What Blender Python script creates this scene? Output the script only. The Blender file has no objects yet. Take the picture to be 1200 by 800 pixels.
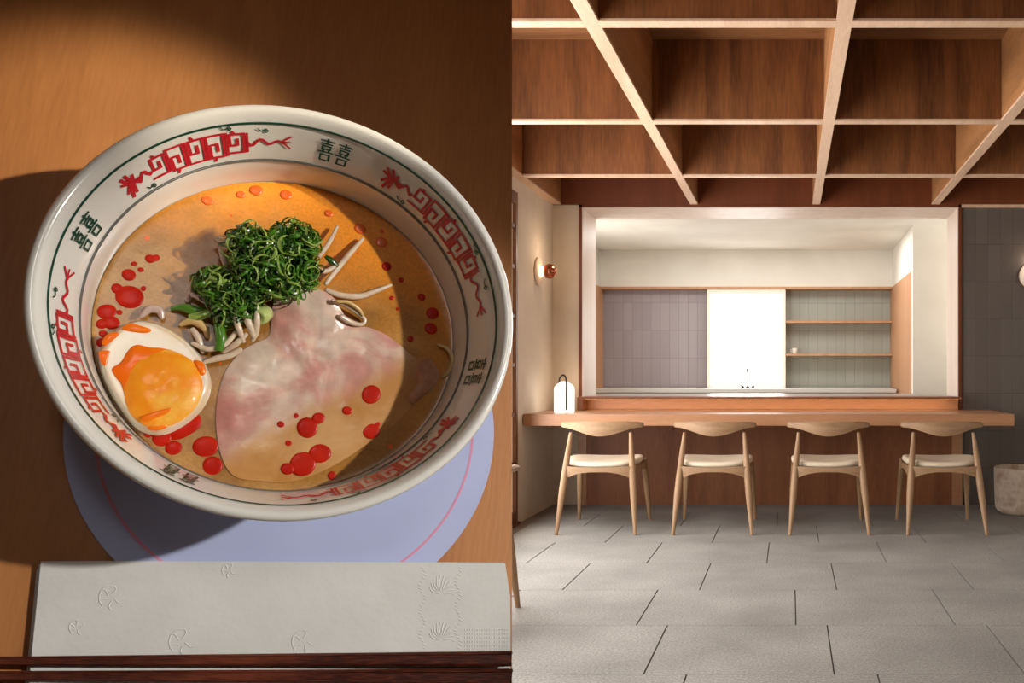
import bpy, bmesh, math, random
from mathutils import Vector, Matrix, noise
random.seed(7)
PI = math.pi
SC = bpy.context.scene
COL = SC.collection

# ------------------------------------------------------------------ helpers
def lin(c):
    c = c / 255.0
    return c / 12.92 if c <= .04045 else ((c + .055) / 1.055) ** 2.4
def rgb(r, g, b): return (lin(r), lin(g), lin(b), 1.0)

class MB:
    """collects geometry, then links it as one mesh object"""
    def __init__(s): s.v = []; s.f = []; s.m = []; s.cur = 0
    def add(s, vs, fs):
        b = len(s.v); s.v += [Vector(p) for p in vs]
        for f in fs: s.f.append([b + i for i in f]); s.m.append(s.cur)
        return s
    def box(s, lo, hi, bev=0.0):
        (x0, y0, z0), (x1, y1, z1) = lo, hi
        if bev <= 0:
            return s.add([(x0,y0,z0),(x1,y0,z0),(x1,y1,z0),(x0,y1,z0),(x0,y0,z1),(x1,y0,z1),(x1,y1,z1),(x0,y1,z1)],
                [(0,3,2,1),(4,5,6,7),(0,1,5,4),(1,2,6,5),(2,3,7,6),(3,0,4,7)])
        bm = bmesh.new(); bmesh.ops.create_cube(bm, size=1)
        for v in bm.verts: v.co = Vector(((x0+x1)/2 + v.co.x*(x1-x0), (y0+y1)/2 + v.co.y*(y1-y0), (z0+z1)/2 + v.co.z*(z1-z0)))
        bmesh.ops.bevel(bm, geom=bm.edges[:], offset=bev, segments=2, affect='EDGES')
        bm.verts.index_update()
        s.add([v.co.copy() for v in bm.verts], [[v.index for v in f.verts] for f in bm.faces]); bm.free(); return s
    def prism(s, poly, z0, z1):
        n = len(poly)
        vs = [(p[0], p[1], z0) for p in poly] + [(p[0], p[1], z1) for p in poly]
        fs = [list(range(n))[::-1], list(range(n, 2*n))] + [[i, (i+1) % n, n+(i+1) % n, n+i] for i in range(n)]
        return s.add(vs, fs)
    def tube(s, pts, rad, seg=8, flat=None, cap=True, up=None):
        """rad: number or list; flat: (a,b) scale of the section"""
        pts = [Vector(p) for p in pts]; n = len(pts)
        if not hasattr(rad, '__len__'): rad = [rad]*n
        a, b = flat or (1, 1)
        vs = []; fs = []
        t0 = (pts[1]-pts[0]).normalized()
        ref = Vector(up) if up else (Vector((0,0,1)) if abs(t0.z) < .9 else Vector((1,0,0)))
        side = t0.cross(ref).normalized()
        for i in range(n):
            t = (pts[min(i+1,n-1)]-pts[max(i-1,0)]).normalized()
            side = (side - t*side.dot(t)).normalized(); nn = side.cross(t)
            for k in range(seg):
                an = 2*PI*(k+.5)/seg
                vs.append(pts[i] + (side*math.cos(an)*a + nn*math.sin(an)*b)*rad[i])
        for i in range(n-1):
            for k in range(seg):
                fs.append([i*seg+k, i*seg+(k+1)%seg, (i+1)*seg+(k+1)%seg, (i+1)*seg+k])
        if cap:
            fs.append(list(range(seg))[::-1]); fs.append([(n-1)*seg+k for k in range(seg)])
        return s.add(vs, fs)
    def lathe(s, prof, seg=48, c=(0,0,0), axis='Z', close=False):
        n = len(prof); vs = []; fs = []
        for k in range(seg):
            an = 2*PI*k/seg
            for r, z in prof:
                x, y = r*math.cos(an), r*math.sin(an)
                p = {'Z': (x, y, z), 'X': (z, x, y), 'Y': (x, -z, y)}[axis]
                vs.append(Vector(p)+Vector(c))
        m = n if close else n-1
        for k in range(seg):
            for i in range(m):
                j = (i+1) % n
                fs.append([k*n+i, ((k+1)%seg)*n+i, ((k+1)%seg)*n+j, k*n+j])
        return s.add(vs, fs)
    def build(s, name, mat, parent=None, origin=(0,0,0), frame=None, smooth=False, sharp=35):
        o0 = Vector(origin)
        me = bpy.data.meshes.new(name)
        me.from_pydata([v-o0 for v in s.v], [], s.f)
        mats = mat if isinstance(mat, (list, tuple)) else [mat]
        for m in mats: me.materials.append(m)
        if len(mats) > 1: me.polygons.foreach_set('material_index', s.m)
        bm = bmesh.new(); bm.from_mesh(me)
        bmesh.ops.remove_doubles(bm, verts=bm.verts, dist=1e-6)
        bmesh.ops.recalc_face_normals(bm, faces=bm.faces)
        bm.to_mesh(me); bm.free()
        if smooth:
            me.polygons.foreach_set('use_smooth', [True]*len(me.polygons))
            try: me.set_sharp_from_angle(angle=math.radians(sharp))
            except Exception: pass
        me.update()
        o = bpy.data.objects.new(name, me); COL.objects.link(o)
        if parent is not None: o.parent = parent
        else: o.matrix_world = (frame or Matrix()) @ Matrix.Translation(o0)
        return o

def tag(o, label=None, cat=None, group=None, kind=None):
    if label: o['label'] = label
    if cat: o['category'] = cat
    if group: o['group'] = group
    if kind: o['kind'] = kind
    return o
def empty(name, label, cat, loc=(0,0,0), rz=0, group=None, frame=None):
    o = bpy.data.objects.new(name, None); COL.objects.link(o)
    o.empty_display_size = .05
    o.matrix_world = (frame or Matrix()) @ Matrix.Translation(Vector(loc)) @ Matrix.Rotation(rz, 4, 'Z')
    return tag(o, label, cat, group)
def struct(name, mb, mat, label=None, smooth=False):
    o = mb.build(name, mat, smooth=smooth); o['kind'] = 'structure'
    if label: o['label'] = label
    return o

# ------------------------------------------------------------------ materials
def newmat(name):
    m = bpy.data.materials.new(name); m.use_nodes = True
    nt = m.node_tree; bs = nt.nodes['Principled BSDF']
    return m, nt, bs
def N(nt, t, **k):
    n = nt.nodes.new(t)
    for a, b in k.items(): setattr(n, a, b)
    return n
def plain(name, col, rough=.5, metal=0, spec=.5, emit=None, es=0, coat=0, sss=0, bump=0, bscale=200, trans=0):
    m, nt, bs = newmat(name)
    bs.inputs['Base Color'].default_value = col; bs.inputs['Roughness'].default_value = rough
    bs.inputs['Metallic'].default_value = metal; bs.inputs['Specular IOR Level'].default_value = spec
    bs.inputs['Coat Weight'].default_value = coat; bs.inputs['Coat Roughness'].default_value = .08
    if emit: bs.inputs['Emission Color'].default_value = emit; bs.inputs['Emission Strength'].default_value = es
    if sss:
        bs.inputs['Subsurface Weight'].default_value = sss; bs.inputs['Subsurface Radius'].default_value = (.004,.002,.001)
    if trans: bs.inputs['Transmission Weight'].default_value = trans
    if bump:
        tc = N(nt,'ShaderNodeTexCoord'); no = N(nt,'ShaderNodeTexNoise'); no.inputs['Scale'].default_value = bscale; no.inputs['Detail'].default_value = 4
        b = N(nt,'ShaderNodeBump'); b.inputs['Strength'].default_value = bump; b.inputs['Distance'].default_value = .002
        nt.links.new(tc.outputs['Object'], no.inputs['Vector']); nt.links.new(no.outputs['Fac'], b.inputs['Height']); nt.links.new(b.outputs['Normal'], bs.inputs['Normal'])
    return m
def ramp(nt, stops):
    r = N(nt,'ShaderNodeValToRGB'); e = r.color_ramp.elements
    while len(e) < len(stops): e.new(.5)
    for i,(p,c) in enumerate(stops): e[i].position = p; e[i].color = c
    return r
def mottled(name, cols, scale=4, rough=.8, bump=.15, detail=6, bscale=60, spec=.3, bdist=.002, sc3=(1,1,1), coat=0, sss=0, fine=0):
    """noise between colours, soft bump"""
    m, nt, bs = newmat(name)
    tc = N(nt,'ShaderNodeTexCoord'); mp = N(nt,'ShaderNodeMapping'); mp.inputs['Scale'].default_value = sc3
    no = N(nt,'ShaderNodeTexNoise'); no.inputs['Scale'].default_value = scale; no.inputs['Detail'].default_value = detail
    nt.links.new(tc.outputs['Object'], mp.inputs['Vector']); nt.links.new(mp.outputs['Vector'], no.inputs['Vector'])
    k = len(cols); r = ramp(nt, [(.3+.4*i/(k-1), c) for i,c in enumerate(cols)])
    nt.links.new(no.outputs['Fac'], r.inputs['Fac'])
    out = r.outputs['Color']
    if fine:
        n3 = N(nt,'ShaderNodeTexNoise'); n3.inputs['Scale'].default_value = bscale; n3.inputs['Detail'].default_value = 2
        nt.links.new(mp.outputs['Vector'], n3.inputs['Vector'])
        mr = N(nt,'ShaderNodeMapRange'); mr.inputs['From Min'].default_value=.3; mr.inputs['From Max'].default_value=.7
        mr.inputs['To Min'].default_value = 1-fine; mr.inputs['To Max'].default_value = 1+fine
        mx = N(nt,'ShaderNodeVectorMath', operation='SCALE')
        nt.links.new(n3.outputs['Fac'], mr.inputs['Value']); nt.links.new(out, mx.inputs[0]); nt.links.new(mr.outputs['Result'], mx.inputs['Scale'])
        out = mx.outputs['Vector']
    nt.links.new(out, bs.inputs['Base Color'])
    bs.inputs['Roughness'].default_value = rough; bs.inputs['Specular IOR Level'].default_value = spec; bs.inputs['Coat Weight'].default_value = coat
    bs.inputs['Coat Roughness'].default_value = .1
    if sss:
        bs.inputs['Subsurface Weight'].default_value = sss; bs.inputs['Subsurface Radius'].default_value = (.004,.002,.001)
    if bump:
        n2 = N(nt,'ShaderNodeTexNoise'); n2.inputs['Scale'].default_value = bscale; n2.inputs['Detail'].default_value = 5
        b = N(nt,'ShaderNodeBump'); b.inputs['Strength'].default_value = bump; b.inputs['Distance'].default_value = bdist
        nt.links.new(mp.outputs['Vector'], n2.inputs['Vector']); nt.links.new(n2.outputs['Fac'], b.inputs['Height']); nt.links.new(b.outputs['Normal'], bs.inputs['Normal'])
    return m
def wood(name, dark, light, axis='Z', scale=1.0, rough=.45, spec=.4, fine=.12, contrast=1.0, coat=0.0, figure=1.0):
    """veneer: long grain along axis, with cathedral figure"""
    m, nt, bs = newmat(name)
    tc = N(nt,'ShaderNodeTexCoord'); mp = N(nt,'ShaderNodeMapping')
    s = {'X': (.10,1,1), 'Y': (1,.10,1), 'Z': (1,1,.10)}[axis]
    mp.inputs['Scale'].default_value = [a*scale for a in s]
    nt.links.new(tc.outputs['Object'], mp.inputs['Vector'])
    n1 = N(nt,'ShaderNodeTexNoise'); n1.inputs['Scale'].default_value = 3.2; n1.inputs['Detail'].default_value = 2; n1.inputs['Distortion'].default_value = .4
    nt.links.new(mp.outputs['Vector'], n1.inputs['Vector'])
    mul = N(nt,'ShaderNodeMath', operation='MULTIPLY'); mul.inputs[1].default_value = 16*figure
    nt.links.new(n1.outputs['Fac'], mul.inputs[0])
    sn = N(nt,'ShaderNodeMath', operation='SINE'); nt.links.new(mul.outputs[0], sn.inputs[0])
    n2 = N(nt,'ShaderNodeTexNoise'); n2.inputs['Scale'].default_value = 60; n2.inputs['Detail'].default_value = 4
    nt.links.new(mp.outputs['Vector'], n2.inputs['Vector'])
    m1 = N(nt,'ShaderNodeMath', operation='MULTIPLY_ADD'); m1.inputs[1].default_value = .22*contrast; m1.inputs[2].default_value = .0
    nt.links.new(sn.outputs[0], m1.inputs[0])
    m2 = N(nt,'ShaderNodeMath', operation='MULTIPLY_ADD'); m2.inputs[1].default_value = 1.0*contrast; m2.inputs[2].default_value = .5-.5*contrast
    nt.links.new(n2.outputs['Fac'], m2.inputs[0])
    ad = N(nt,'ShaderNodeMath', operation='ADD'); nt.links.new(m1.outputs[0], ad.inputs[0]); nt.links.new(m2.outputs[0], ad.inputs[1])
    r = ramp(nt, [(.15, dark), (.85, light)])
    nt.links.new(ad.outputs[0], r.inputs['Fac']); nt.links.new(r.outputs['Color'], bs.inputs['Base Color'])
    bs.inputs['Roughness'].default_value = rough; bs.inputs['Specular IOR Level'].default_value = spec; bs.inputs['Coat Weight'].default_value = coat
    b = N(nt,'ShaderNodeBump'); b.inputs['Strength'].default_value = fine; b.inputs['Distance'].default_value = .001
    nt.links.new(n2.outputs['Fac'], b.inputs['Height']); nt.links.new(b.outputs['Normal'], bs.inputs['Normal'])
    return m

M = {}
M['coffer'] = wood('walnut coffer veneer', rgb(86,50,26), rgb(140,88,48), 'Z', 1.5, .5, contrast=.9)
M['coffer_x'] = wood('walnut beam wood', rgb(112,70,40), rgb(160,110,70), 'X', 1.5, .5, contrast=.8)
M['beam_edge'] = wood('pale beam edge wood with painted bounce', rgb(196,160,130), rgb(226,194,166), 'Y', 2, .5, contrast=.7)  # paleness carries the floor bounce on the beam undersides
M['beam_side_lit'] = wood('beam side wood', rgb(126,84,48), rgb(176,124,78), 'Y', 1.5, .5, contrast=.8)  # lighter wood tone stands in for side light on the long beams
M['header'] = wood('reddish header panel', rgb(92,44,18), rgb(114,58,26), 'Z', 1.5, .5, contrast=.7)
M['counter'] = wood('counter oak', rgb(166,118,84), rgb(196,150,114), 'X', 2, .35, contrast=.6, figure=.6)
M['base'] = wood('bar front panel', rgb(112,66,38), rgb(146,92,58), 'Z', 1.5, .5, contrast=.8)
M['lining'] = wood('pale opening lining', rgb(204,186,172), rgb(228,212,200), 'Z', 2, .45, contrast=.5)
M['chairwood'] = wood('chair oak', rgb(138,106,78), rgb(170,138,104), 'Z', 5, .5, contrast=.7)
M['chairrail'] = wood('chair rail oak', rgb(138,106,78), rgb(170,138,104), 'X', 5, .5, contrast=.7)
M['cabinet'] = wood('kitchen cabinet oak', rgb(168,122,86), rgb(196,148,110), 'Z', 2, .5, contrast=.6)
M['darkwood'] = wood('dark shoji wood', rgb(96,64,42), rgb(128,88,60), 'Z', 3, .5, contrast=.5)
M['plaster'] = mottled('warm plaster', [rgb(206,194,176), rgb(224,213,197)], 2.5, .85, .25, bscale=30, bdist=.003)
M['plaster_w'] = mottled('kitchen plaster', [rgb(218,213,202), rgb(230,226,216)], 2, .85, .1, bscale=20)
M['plaster_d'] = plain('dim rear wall', rgb(96,78,62), .9)
M['floor'] = mottled('speckled grey stone', [rgb(134,133,129), rgb(157,156,152)], 2.2, .75, .35, bscale=110, bdist=.0015, fine=.27)
M['grout'] = plain('grout', rgb(120,115,107), .9)
M['paper'] = plain('shoji paper', rgb(225,205,180), .8, emit=rgb(255,222,190), es=.55)
M['stone'] = mottled('grey worktop stone', [rgb(150,146,138), rgb(172,168,160)], 8, .3, .05)
M['stone_w'] = plain('pale back worktop', rgb(215,212,204), .3)
M['cushion'] = mottled('cream leather', [rgb(222,208,184), rgb(234,221,198)], 6, .55, .1)
M['metal'] = plain('brushed dark steel', rgb(60,60,60), .3, 1)
M['black'] = plain('black leather strap', rgb(24,20,20), .45)
M['lampglass'] = plain('opal lamp', rgb(245,240,230), .4, emit=rgb(255,246,232), es=2.4)
M['copper'] = plain('copper shade', rgb(176,104,78), .25, 1)
M['sconceplate'] = plain('sconce plate', rgb(236,214,190), .6)
M['glow'] = plain('warm bulb', rgb(255,230,200), .5, emit=rgb(255,205,150), es=9)
M['led'] = plain('warm strip light', rgb(255,210,160), .5, emit=rgb(255,176,104), es=5)
M['winlight'] = plain('bright frosted window', rgb(250,250,250), .5, emit=rgb(255,255,255), es=4.5)
M['winframe'] = plain('window frame', rgb(236,226,212), .5)
M['planter'] = mottled('weathered planter', [rgb(176,150,126), rgb(206,192,174), rgb(164,134,110)], 9, .85, .4, bscale=40)
M['soil'] = mottled('soil', [rgb(60,48,38), rgb(90,74,60)], 60, .95, .5)
M['cup'] = plain('white cup', rgb(236,232,222), .4)

def tilemat(name, c1, c2, sx, sz, off=(0,0)):
    """stack-bonded glazed tiles on a wall facing -Y"""
    m, nt, bs = newmat(name)
    tc = N(nt,'ShaderNodeTexCoord'); sp = N(nt,'ShaderNodeSeparateXYZ'); cb = N(nt,'ShaderNodeCombineXYZ')
    nt.links.new(tc.outputs['Object'], sp.inputs[0]); nt.links.new(sp.outputs['X'], cb.inputs['X']); nt.links.new(sp.outputs['Z'], cb.inputs['Y'])
    br = N(nt,'ShaderNodeTexBrick'); br.offset = 0; br.squash = 1
    br.inputs['Scale'].default_value = 1; br.inputs['Brick Width'].default_value = sx; br.inputs['Row Height'].default_value = sz
    br.inputs['Mortar Size'].default_value = .0022; br.inputs['Mortar Smooth'].default_value = .3; br.inputs['Bias'].default_value = 0
    br.inputs['Color1'].default_value = c1; br.inputs['Color2'].default_value = c2
    br.inputs['Mortar'].default_value = tuple(x*.72 for x in c1[:3])+(1,)
    nt.links.new(cb.outputs[0], br.inputs['Vector']); nt.links.new(br.outputs['Color'], bs.inputs['Base Color'])
    b = N(nt,'ShaderNodeBump'); b.invert = True; b.inputs['Strength'].default_value = .5; b.inputs['Distance'].default_value = .003
    nt.links.new(br.outputs['Fac'], b.inputs['Height'])
    no = N(nt,'ShaderNodeTexNoise'); no.inputs['Scale'].default_value = 14
    b2 = N(nt,'ShaderNodeBump'); b2.inputs['Strength'].default_value = .15; b2.inputs['Distance'].default_value = .003
    nt.links.new(tc.outputs['Object'], no.inputs['Vector']); nt.links.new(no.outputs['Fac'], b2.inputs['Height']); nt.links.new(b.outputs['Normal'], b2.inputs['Normal'])
    nt.links.new(b2.outputs['Normal'], bs.inputs['Normal'])
    bs.inputs['Roughness'].default_value = .38
    return m
M['tile_dark'] = tilemat('dark grey tile', rgb(92,84,78), rgb(100,92,86), .0975, .293)
M['tile_mauve'] = tilemat('mauve grey tile', rgb(150,140,144), rgb(158,149,152), .1, .3)
M['tile_green'] = tilemat('sage grey tile', rgb(158,162,150), rgb(166,169,158), .1, .3)

# ------------------------------------------------------------------ camera (level, in the dining room)
ZC = 1.03; F = 1100.0; PX, PY = 926.0, 438.0
cam = bpy.data.cameras.new('camera'); co = bpy.data.objects.new('camera', cam); COL.objects.link(co)
co.location = (0, 0, ZC); co.rotation_euler = (PI/2, 0, 0)
cam.sensor_width = 36; cam.lens = F/1200*36
cam.shift_x = (600-PX)/1200; cam.shift_y = (PY-400)/1200
cam.clip_start = .03; cam.clip_end = 60
SC.camera = co

# ------------------------------------------------------------------ dining room shell
XL, XR_ROOM, YB, YF = -1.87, 3.3, 7.4, -1.6
ZB, ZT = 2.36, 2.79
# floor: large stone slabs with open joints
fl = MB(); TW, TD, G = .655, .63, .0050
offs = {0:.152, 1:.024, 2:.223, 3:-.127, 4:.177, 5:-.09, 6:.12, -1:.30, -2:.05, -3:.2, -4:-.1, -5:.15, -6:.0, -7:.22, -8:.1}
for k in range(-8, 7):
    y0 = 3.22 + TD*k - TD + .0; y1 = y0 + TD
    y1c = min(y1, YB); 
    o = offs.get(k-1, 0)
    i = math.floor((XL-o)/TW)
    while o + i*TW < XR_ROOM:
        x0 = max(XL, o+i*TW); x1 = min(XR_ROOM, o+(i+1)*TW)
        if x1-x0 > .02: fl.box((x0+G/2, max(y0,YF)+.0003, -.02), (x1-G/2, y1c-.0003, 0), .0009)
        i += 1
fl.box((XL, 3.22+TD*6, -.02), (XR_ROOM, YB, 0))
fl.cur = 1; fl.box((XL-.1, YF-.1, -.12), (XR_ROOM+.1, 10.5, -.006))
struct('floor', fl, [M['floor'], M['grout']], 'pale grey speckled stone slab floor laid in staggered rows')

# left wall: plaster pier next to the bar, sliding paper screens towards the camera
w = MB(); w.box((XL-.12, 6.43, 0), (XL, YB+.1, ZT)); w.box((XL-.12, YF, 2.27), (XL, 6.43, ZT)); w.box((XL-.12, YF, 0), (XL, -.9, 2.27))
struct('wall_left', w, M['plaster'], 'warm beige plaster wall on the left beside the bar')
# shoji screens
for i, (y0, y1) in enumerate([(5.52, 6.43), (4.61, 5.52), (3.70, 4.61), (2.79, 3.70), (1.88, 2.79), (.97, 1.88), (.06, .97), (-.9, .06)]):
    fr = MB(); pa = MB(); x0, x1 = XL-.03, XL+.005
    for a, b in ((y0, y0+.04), (y1-.04, y1)): fr.box((x0, a, .02), (x1, b, 2.27))
    fr.box((x0, y0+.04, .02), (x1, y1-.04, .09)); fr.box((x0, y0+.04, 2.19), (x1, y1-.04, 2.27))
    for z in (.42,.755,1.09,1.425,1.76,2.095-.06): fr.box((x0+.01, y0+.04, z-.012), (x1-.006, y1-.04, z+.012))
    for q in (1, 2): yy = y0+(y1-y0)*q/3; fr.box((x0+.012, yy-.01, .09), (x1-.01, yy+.01, 2.19))
    f = fr.build('window_%d' % (i+1), M['darkwood']); f['kind'] = 'structure'; f['label'] = 'sliding paper screen in a dark timber grid on the left wall'
    pa.box((x0+.004, y0+.02, .06), (x0+.008, y1-.02, 2.22)); pa.build('paper_panel', M['paper'], f)
struct('trim_1', MB().box((XL-.03, -.9, 0), (XL+.02, 6.45, .02)), M['darkwood'], 'dark timber track under the paper screens')
# right wall (out of frame) and front wall
struct('wall_right', MB().box((XR_ROOM, YF, 0), (XR_ROOM+.1, YB+.1, ZT)), M['plaster'])
w = MB(); w.box((XL-.12, YF-.1, 0), (XR_ROOM+.1, YF, ZT)); struct('wall_front', w, M['plaster_d'])

# back wall: plaster left of the opening, header, dark tiles right
XO0, XO1, ZO0, ZO1 = -1.635, 1.318, .835, 2.335
w = MB(); w.box((XL, YB, 0), (XO0-.03, YB+.49, ZT)); w.box((XO1+.03, YB+.02, 0), (XR_ROOM, YB+.49, ZT)); w.box((XO0-.03, YB, ZO1+.025), (XO1+.03, YB+.49, ZT)); w.box((XO0-.03, YB, 0), (XO1+.03, YB+.49, ZO0-.02))
struct('wall_back', w, M['plaster'], 'warm beige plaster strip of back wall left of the bar opening')
struct('wall_tiled', MB().box((XO1+.035, YB-.0, 0), (XR_ROOM, YB+.02, ZB-.02)), M['tile_dark'], 'dark grey stacked tile wall right of the bar opening')
struct('trim_2', MB().box((XO1+.03, YB-.03, ZB-.022), (XR_ROOM, YB+.0, ZB+.0)), M['beam_edge'], 'thin pale wood trim above the dark tiled wall')
struct('wall_header', MB().box((XL, YB-.03, ZB), (XR_ROOM, YB, ZT)), M['header'], 'reddish brown wood bulkhead above the bar opening')
# opening lining (jambs, head) with dark outer edge
w = MB(); D0, D1 = YB-.012, YB+.495
w.box((XO0-.028, D0, ZO0-.09), (XO0, D1, ZO1+.025)); w.box((XO1, D0, ZO0-.09), (XO1+.028, D1, ZO1+.025)); w.box((XO0, D0, ZO1), (XO1, D1, ZO1+.025))
w.cur = 1
w.box((XO0-.03, D0-.006, ZO0-.09), (XO0-.004, D0, ZO1+.026)); w.box((XO1+.006, D0-.006, ZO0-.09), (XO1+.03, D0, ZO1+.026)); w.box((XO0-.03, D0-.006, ZO1+.006), (XO1+.03, D0, ZO1+.027))
struct('trim_3', w, [M['lining'], M['header']], 'pale wooden lining framing the bar opening')

# ceiling and coffers
struct('ceiling', MB().box((XL-.12, YF-.1, ZT), (XR_ROOM+.1, YB+.5, ZT+.08)), M['coffer_x'], 'brown wood panel ceiling above the coffer grid')
YCR = [.80-.02, 2.185, 3.575, 4.97, 6.34]
XLG = [(-1.87,-1.80), (-.782,-.726), (.177,.233), (1.112,1.168), (2.05,2.106)]
for i, (a, b) in enumerate(XLG):
    m = MB(); m.box((a, YF, ZB+.012), (b, YB-.03, ZT)); m.cur = 1; m.box((a-.002, YF, ZB), (b+.002, YB-.03, ZB+.012))
    o = struct('ceiling_beam', m, [M['beam_side_lit'], M['beam_edge']], ['walnut beam of the coffer grid against the left wall', 'long coffer beam left of centre running towards the bar', 'long coffer beam near the middle of the bar opening', 'long coffer beam towards the right end of the bar opening', 'long coffer beam beyond the right side of the bar'][i])
for i, y in enumerate(YCR):
    m = MB()
    for j in range(len(XLG)):
        a = XLG[j][1]+.002; b = XLG[j+1][0]-.002 if j+1 < len(XLG) else XR_ROOM
        m.cur = 0; m.box((a, y-.03, ZB+.012), (b, y+.03, ZT)); m.cur = 1; m.box((a, y-.033, ZB), (b, y+.033, ZB+.012))
    struct('cross_beam', m, [M['coffer'], M['beam_edge']], 'cross beam of the coffer grid, number %s counted from the bar' % ['five','four','three','two','one'][i])

# ------------------------------------------------------------------ bar
b = MB(); b.box((XL+.004, 6.55, .668), (1.566, YB-.04, .75), .004)
tag(b.build('bar_counter', M['counter'], smooth=True), 'long oak bar counter under the wide opening with chairs along it', 'counter')
t = empty('bar_cabinet', 'dark brown wood panel closing the bar below the counter', 'bar', (0, YB-.04, 0))
def P0(mb, name, mat, par): return mb.build(name, mat, par, origin=par.location)
P0(MB().box((XO0+.04, YB-.04, 0), (XO1-.05, YB-.004, .666)), 'front_panel', M['base'], t)
P0(MB().box((XO0-.03, YB-.05, 0), (XO0+.04, YB-.004, .666)), 'post', M['counter'], t)
P0(MB().box((XO1-.05, YB-.05, 0), (XO1+.03, YB-.004, .666)), 'post', M['counter'], t)
t = empty('serving_ledge', 'raised wooden serving ledge glowing underneath behind the counter', 'ledge', (0, YB-.02, .752))
P0(MB().box((XO0, YB-.035, .752), (XO1, YB-.013, .832)), 'upstand', M['counter'], t)
P0(MB().box((XO0, 7.2, .834), (XO1, YB+.12, .853), .002), 'ledge_board', M['base'], t)
P0(MB().box((XO0, 7.2, .752), (XO0+.045, YB-.036, .834)), 'end_block', M['base'], t)
P0(MB().box((XO0+.06, 7.235, .8325), (XO1-.02, 7.25, .8338)), 'light_strip', M['led'], t)

# ------------------------------------------------------------------ kitchen behind the opening
YK = 10.0; KX0, KX1, ZK = -2.036, 1.09, 2.348
ZW = 1.955   # top of the recessed tiled bay
struct('ceiling_kitchen', MB().box((KX0-.2, YB+.49, ZK), (3.2, 10.5, ZK+.06)), M['plaster_w'], 'white kitchen ceiling seen through the bar opening')
w = MB(); w.box((KX0, YK, ZW), (KX1, YK+.3, ZK)); w.box((KX0, YK+.24, 0), (KX1, YK+.3, .9)); 
struct('wall_kitchen_back', w, M['plaster_w'], 'cream plaster band above the kitchen recess')
w = MB(); w.box((KX0-.1, YB+.49, 0), (KX0, YK+.3, ZK))
struct('wall_kitchen_left', w, M['plaster_w'])
w = MB(); w.box((KX1, 8.33, 0), (3.2, 8.43, ZK)); w.box((KX1, 8.43, ZW), (KX1+.08, YK+.3, ZK)); w.box((3.1, YB+.49, 0), (3.2, 8.33, ZK)); w.box((KX1+.02, 8.43, 0), (KX1+.08, YK+.3, ZW))
struct('wall_kitchen_right', w, M['plaster_w'], 'white plaster wall right inside the kitchen opening')
c = MB(); c.box((KX1-.004, 8.432, 0), (KX1+.018, YK+.24, ZW-.001))
tag(c.build('cabinet_side', M['cabinet']), 'tall oak side panel at right end of the kitchen shelves', 'cabinet panel')
c = MB(); c.box((KX0+.001, 9.0, 0), (KX0+.02, YK+.16, ZW-.001))
tag(c.build('cabinet_side', M['cabinet']), 'narrow oak side panel at the left end of the kitchen recess', 'cabinet panel')
WX0, WX1 = -.885, -.05
struct('wall_tile_left', MB().box((KX0+.021, YK+.12, .88), (WX0-.001, YK+.16, ZW)), M['tile_mauve'], 'mauve grey tiled wall left of the kitchen window')
struct('wall_tile_right', MB().box((WX1+.001, YK+.2, .88), (KX1-.005, YK+.24, ZW)), M['tile_green'], 'sage grey tiled wall behind the kitchen shelves')
fr = MB(); fr.box((KX0+.02, YK-.02, ZW-.022), (KX1-.006, YK+.2, ZW+.002)); struct('trim_4', fr, M['cabinet'], 'thin oak rail over the kitchen recess')
fr = MB(); t_ = .035
fr.box((WX0, YK+.0, .885), (WX0+t_, YK+.2, ZW-.023)); fr.box((WX1-t_, YK+.0, .885), (WX1, YK+.2, ZW-.023)); fr.box((WX0+t_, YK+.0, ZW-.023-.05), (WX1-t_, YK+.2, ZW-.023)); fr.box((WX0+t_, YK+.0, .885), (WX1-t_, YK+.2, .9))
f = struct('window_9', fr, M['winframe'], 'bright frosted window over the kitchen sink')
MB().box((WX0+t_, YK+.17, .9), (WX1-t_, YK+.18, ZW-.07)).build('window_pane', M['winlight'], f)
for z, nm in ((1.585, 'upper'), (1.235, 'lower')):
    s = MB(); s.box((WX1+.004, YK-.01, z-.011), (KX1-.006, YK+.195, z+.011))
    tag(s.build('kitchen_shelf', M['cabinet']), '%s oak shelf on the sage tiles right of the kitchen window' % nm, 'shelf', 'kitchen shelves')
# worktops
k = MB(); k.box((XO0+.002, YB+.122, .818), (XO1-.002, YB+.497, .852)); k.box((KX0+.003, YB+.5, .80), (KX1-.01, 8.3, .852)); k.box((KX0+.03, 8.3, .80), (KX1-.01, 8.62, .852))
tag(k.build('kitchen_worktop', M['stone']), 'grey stone worktop just behind the serving ledge', 'worktop')
k = empty('back_kitchen_unit', 'pale worktop with low cabinet along the kitchen back wall', 'kitchen unit', (0, 9.4, 0))
P0(MB().box((KX0+.03, 9.38, .845), (KX1-.03, YK+.11, .88)), 'worktop', M['stone_w'], k)
P0(MB().box((KX0+.03, 9.42, 0), (KX1-.03, YK+.11, .845)), 'cabinet_body', M['cabinet'], k)
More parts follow.
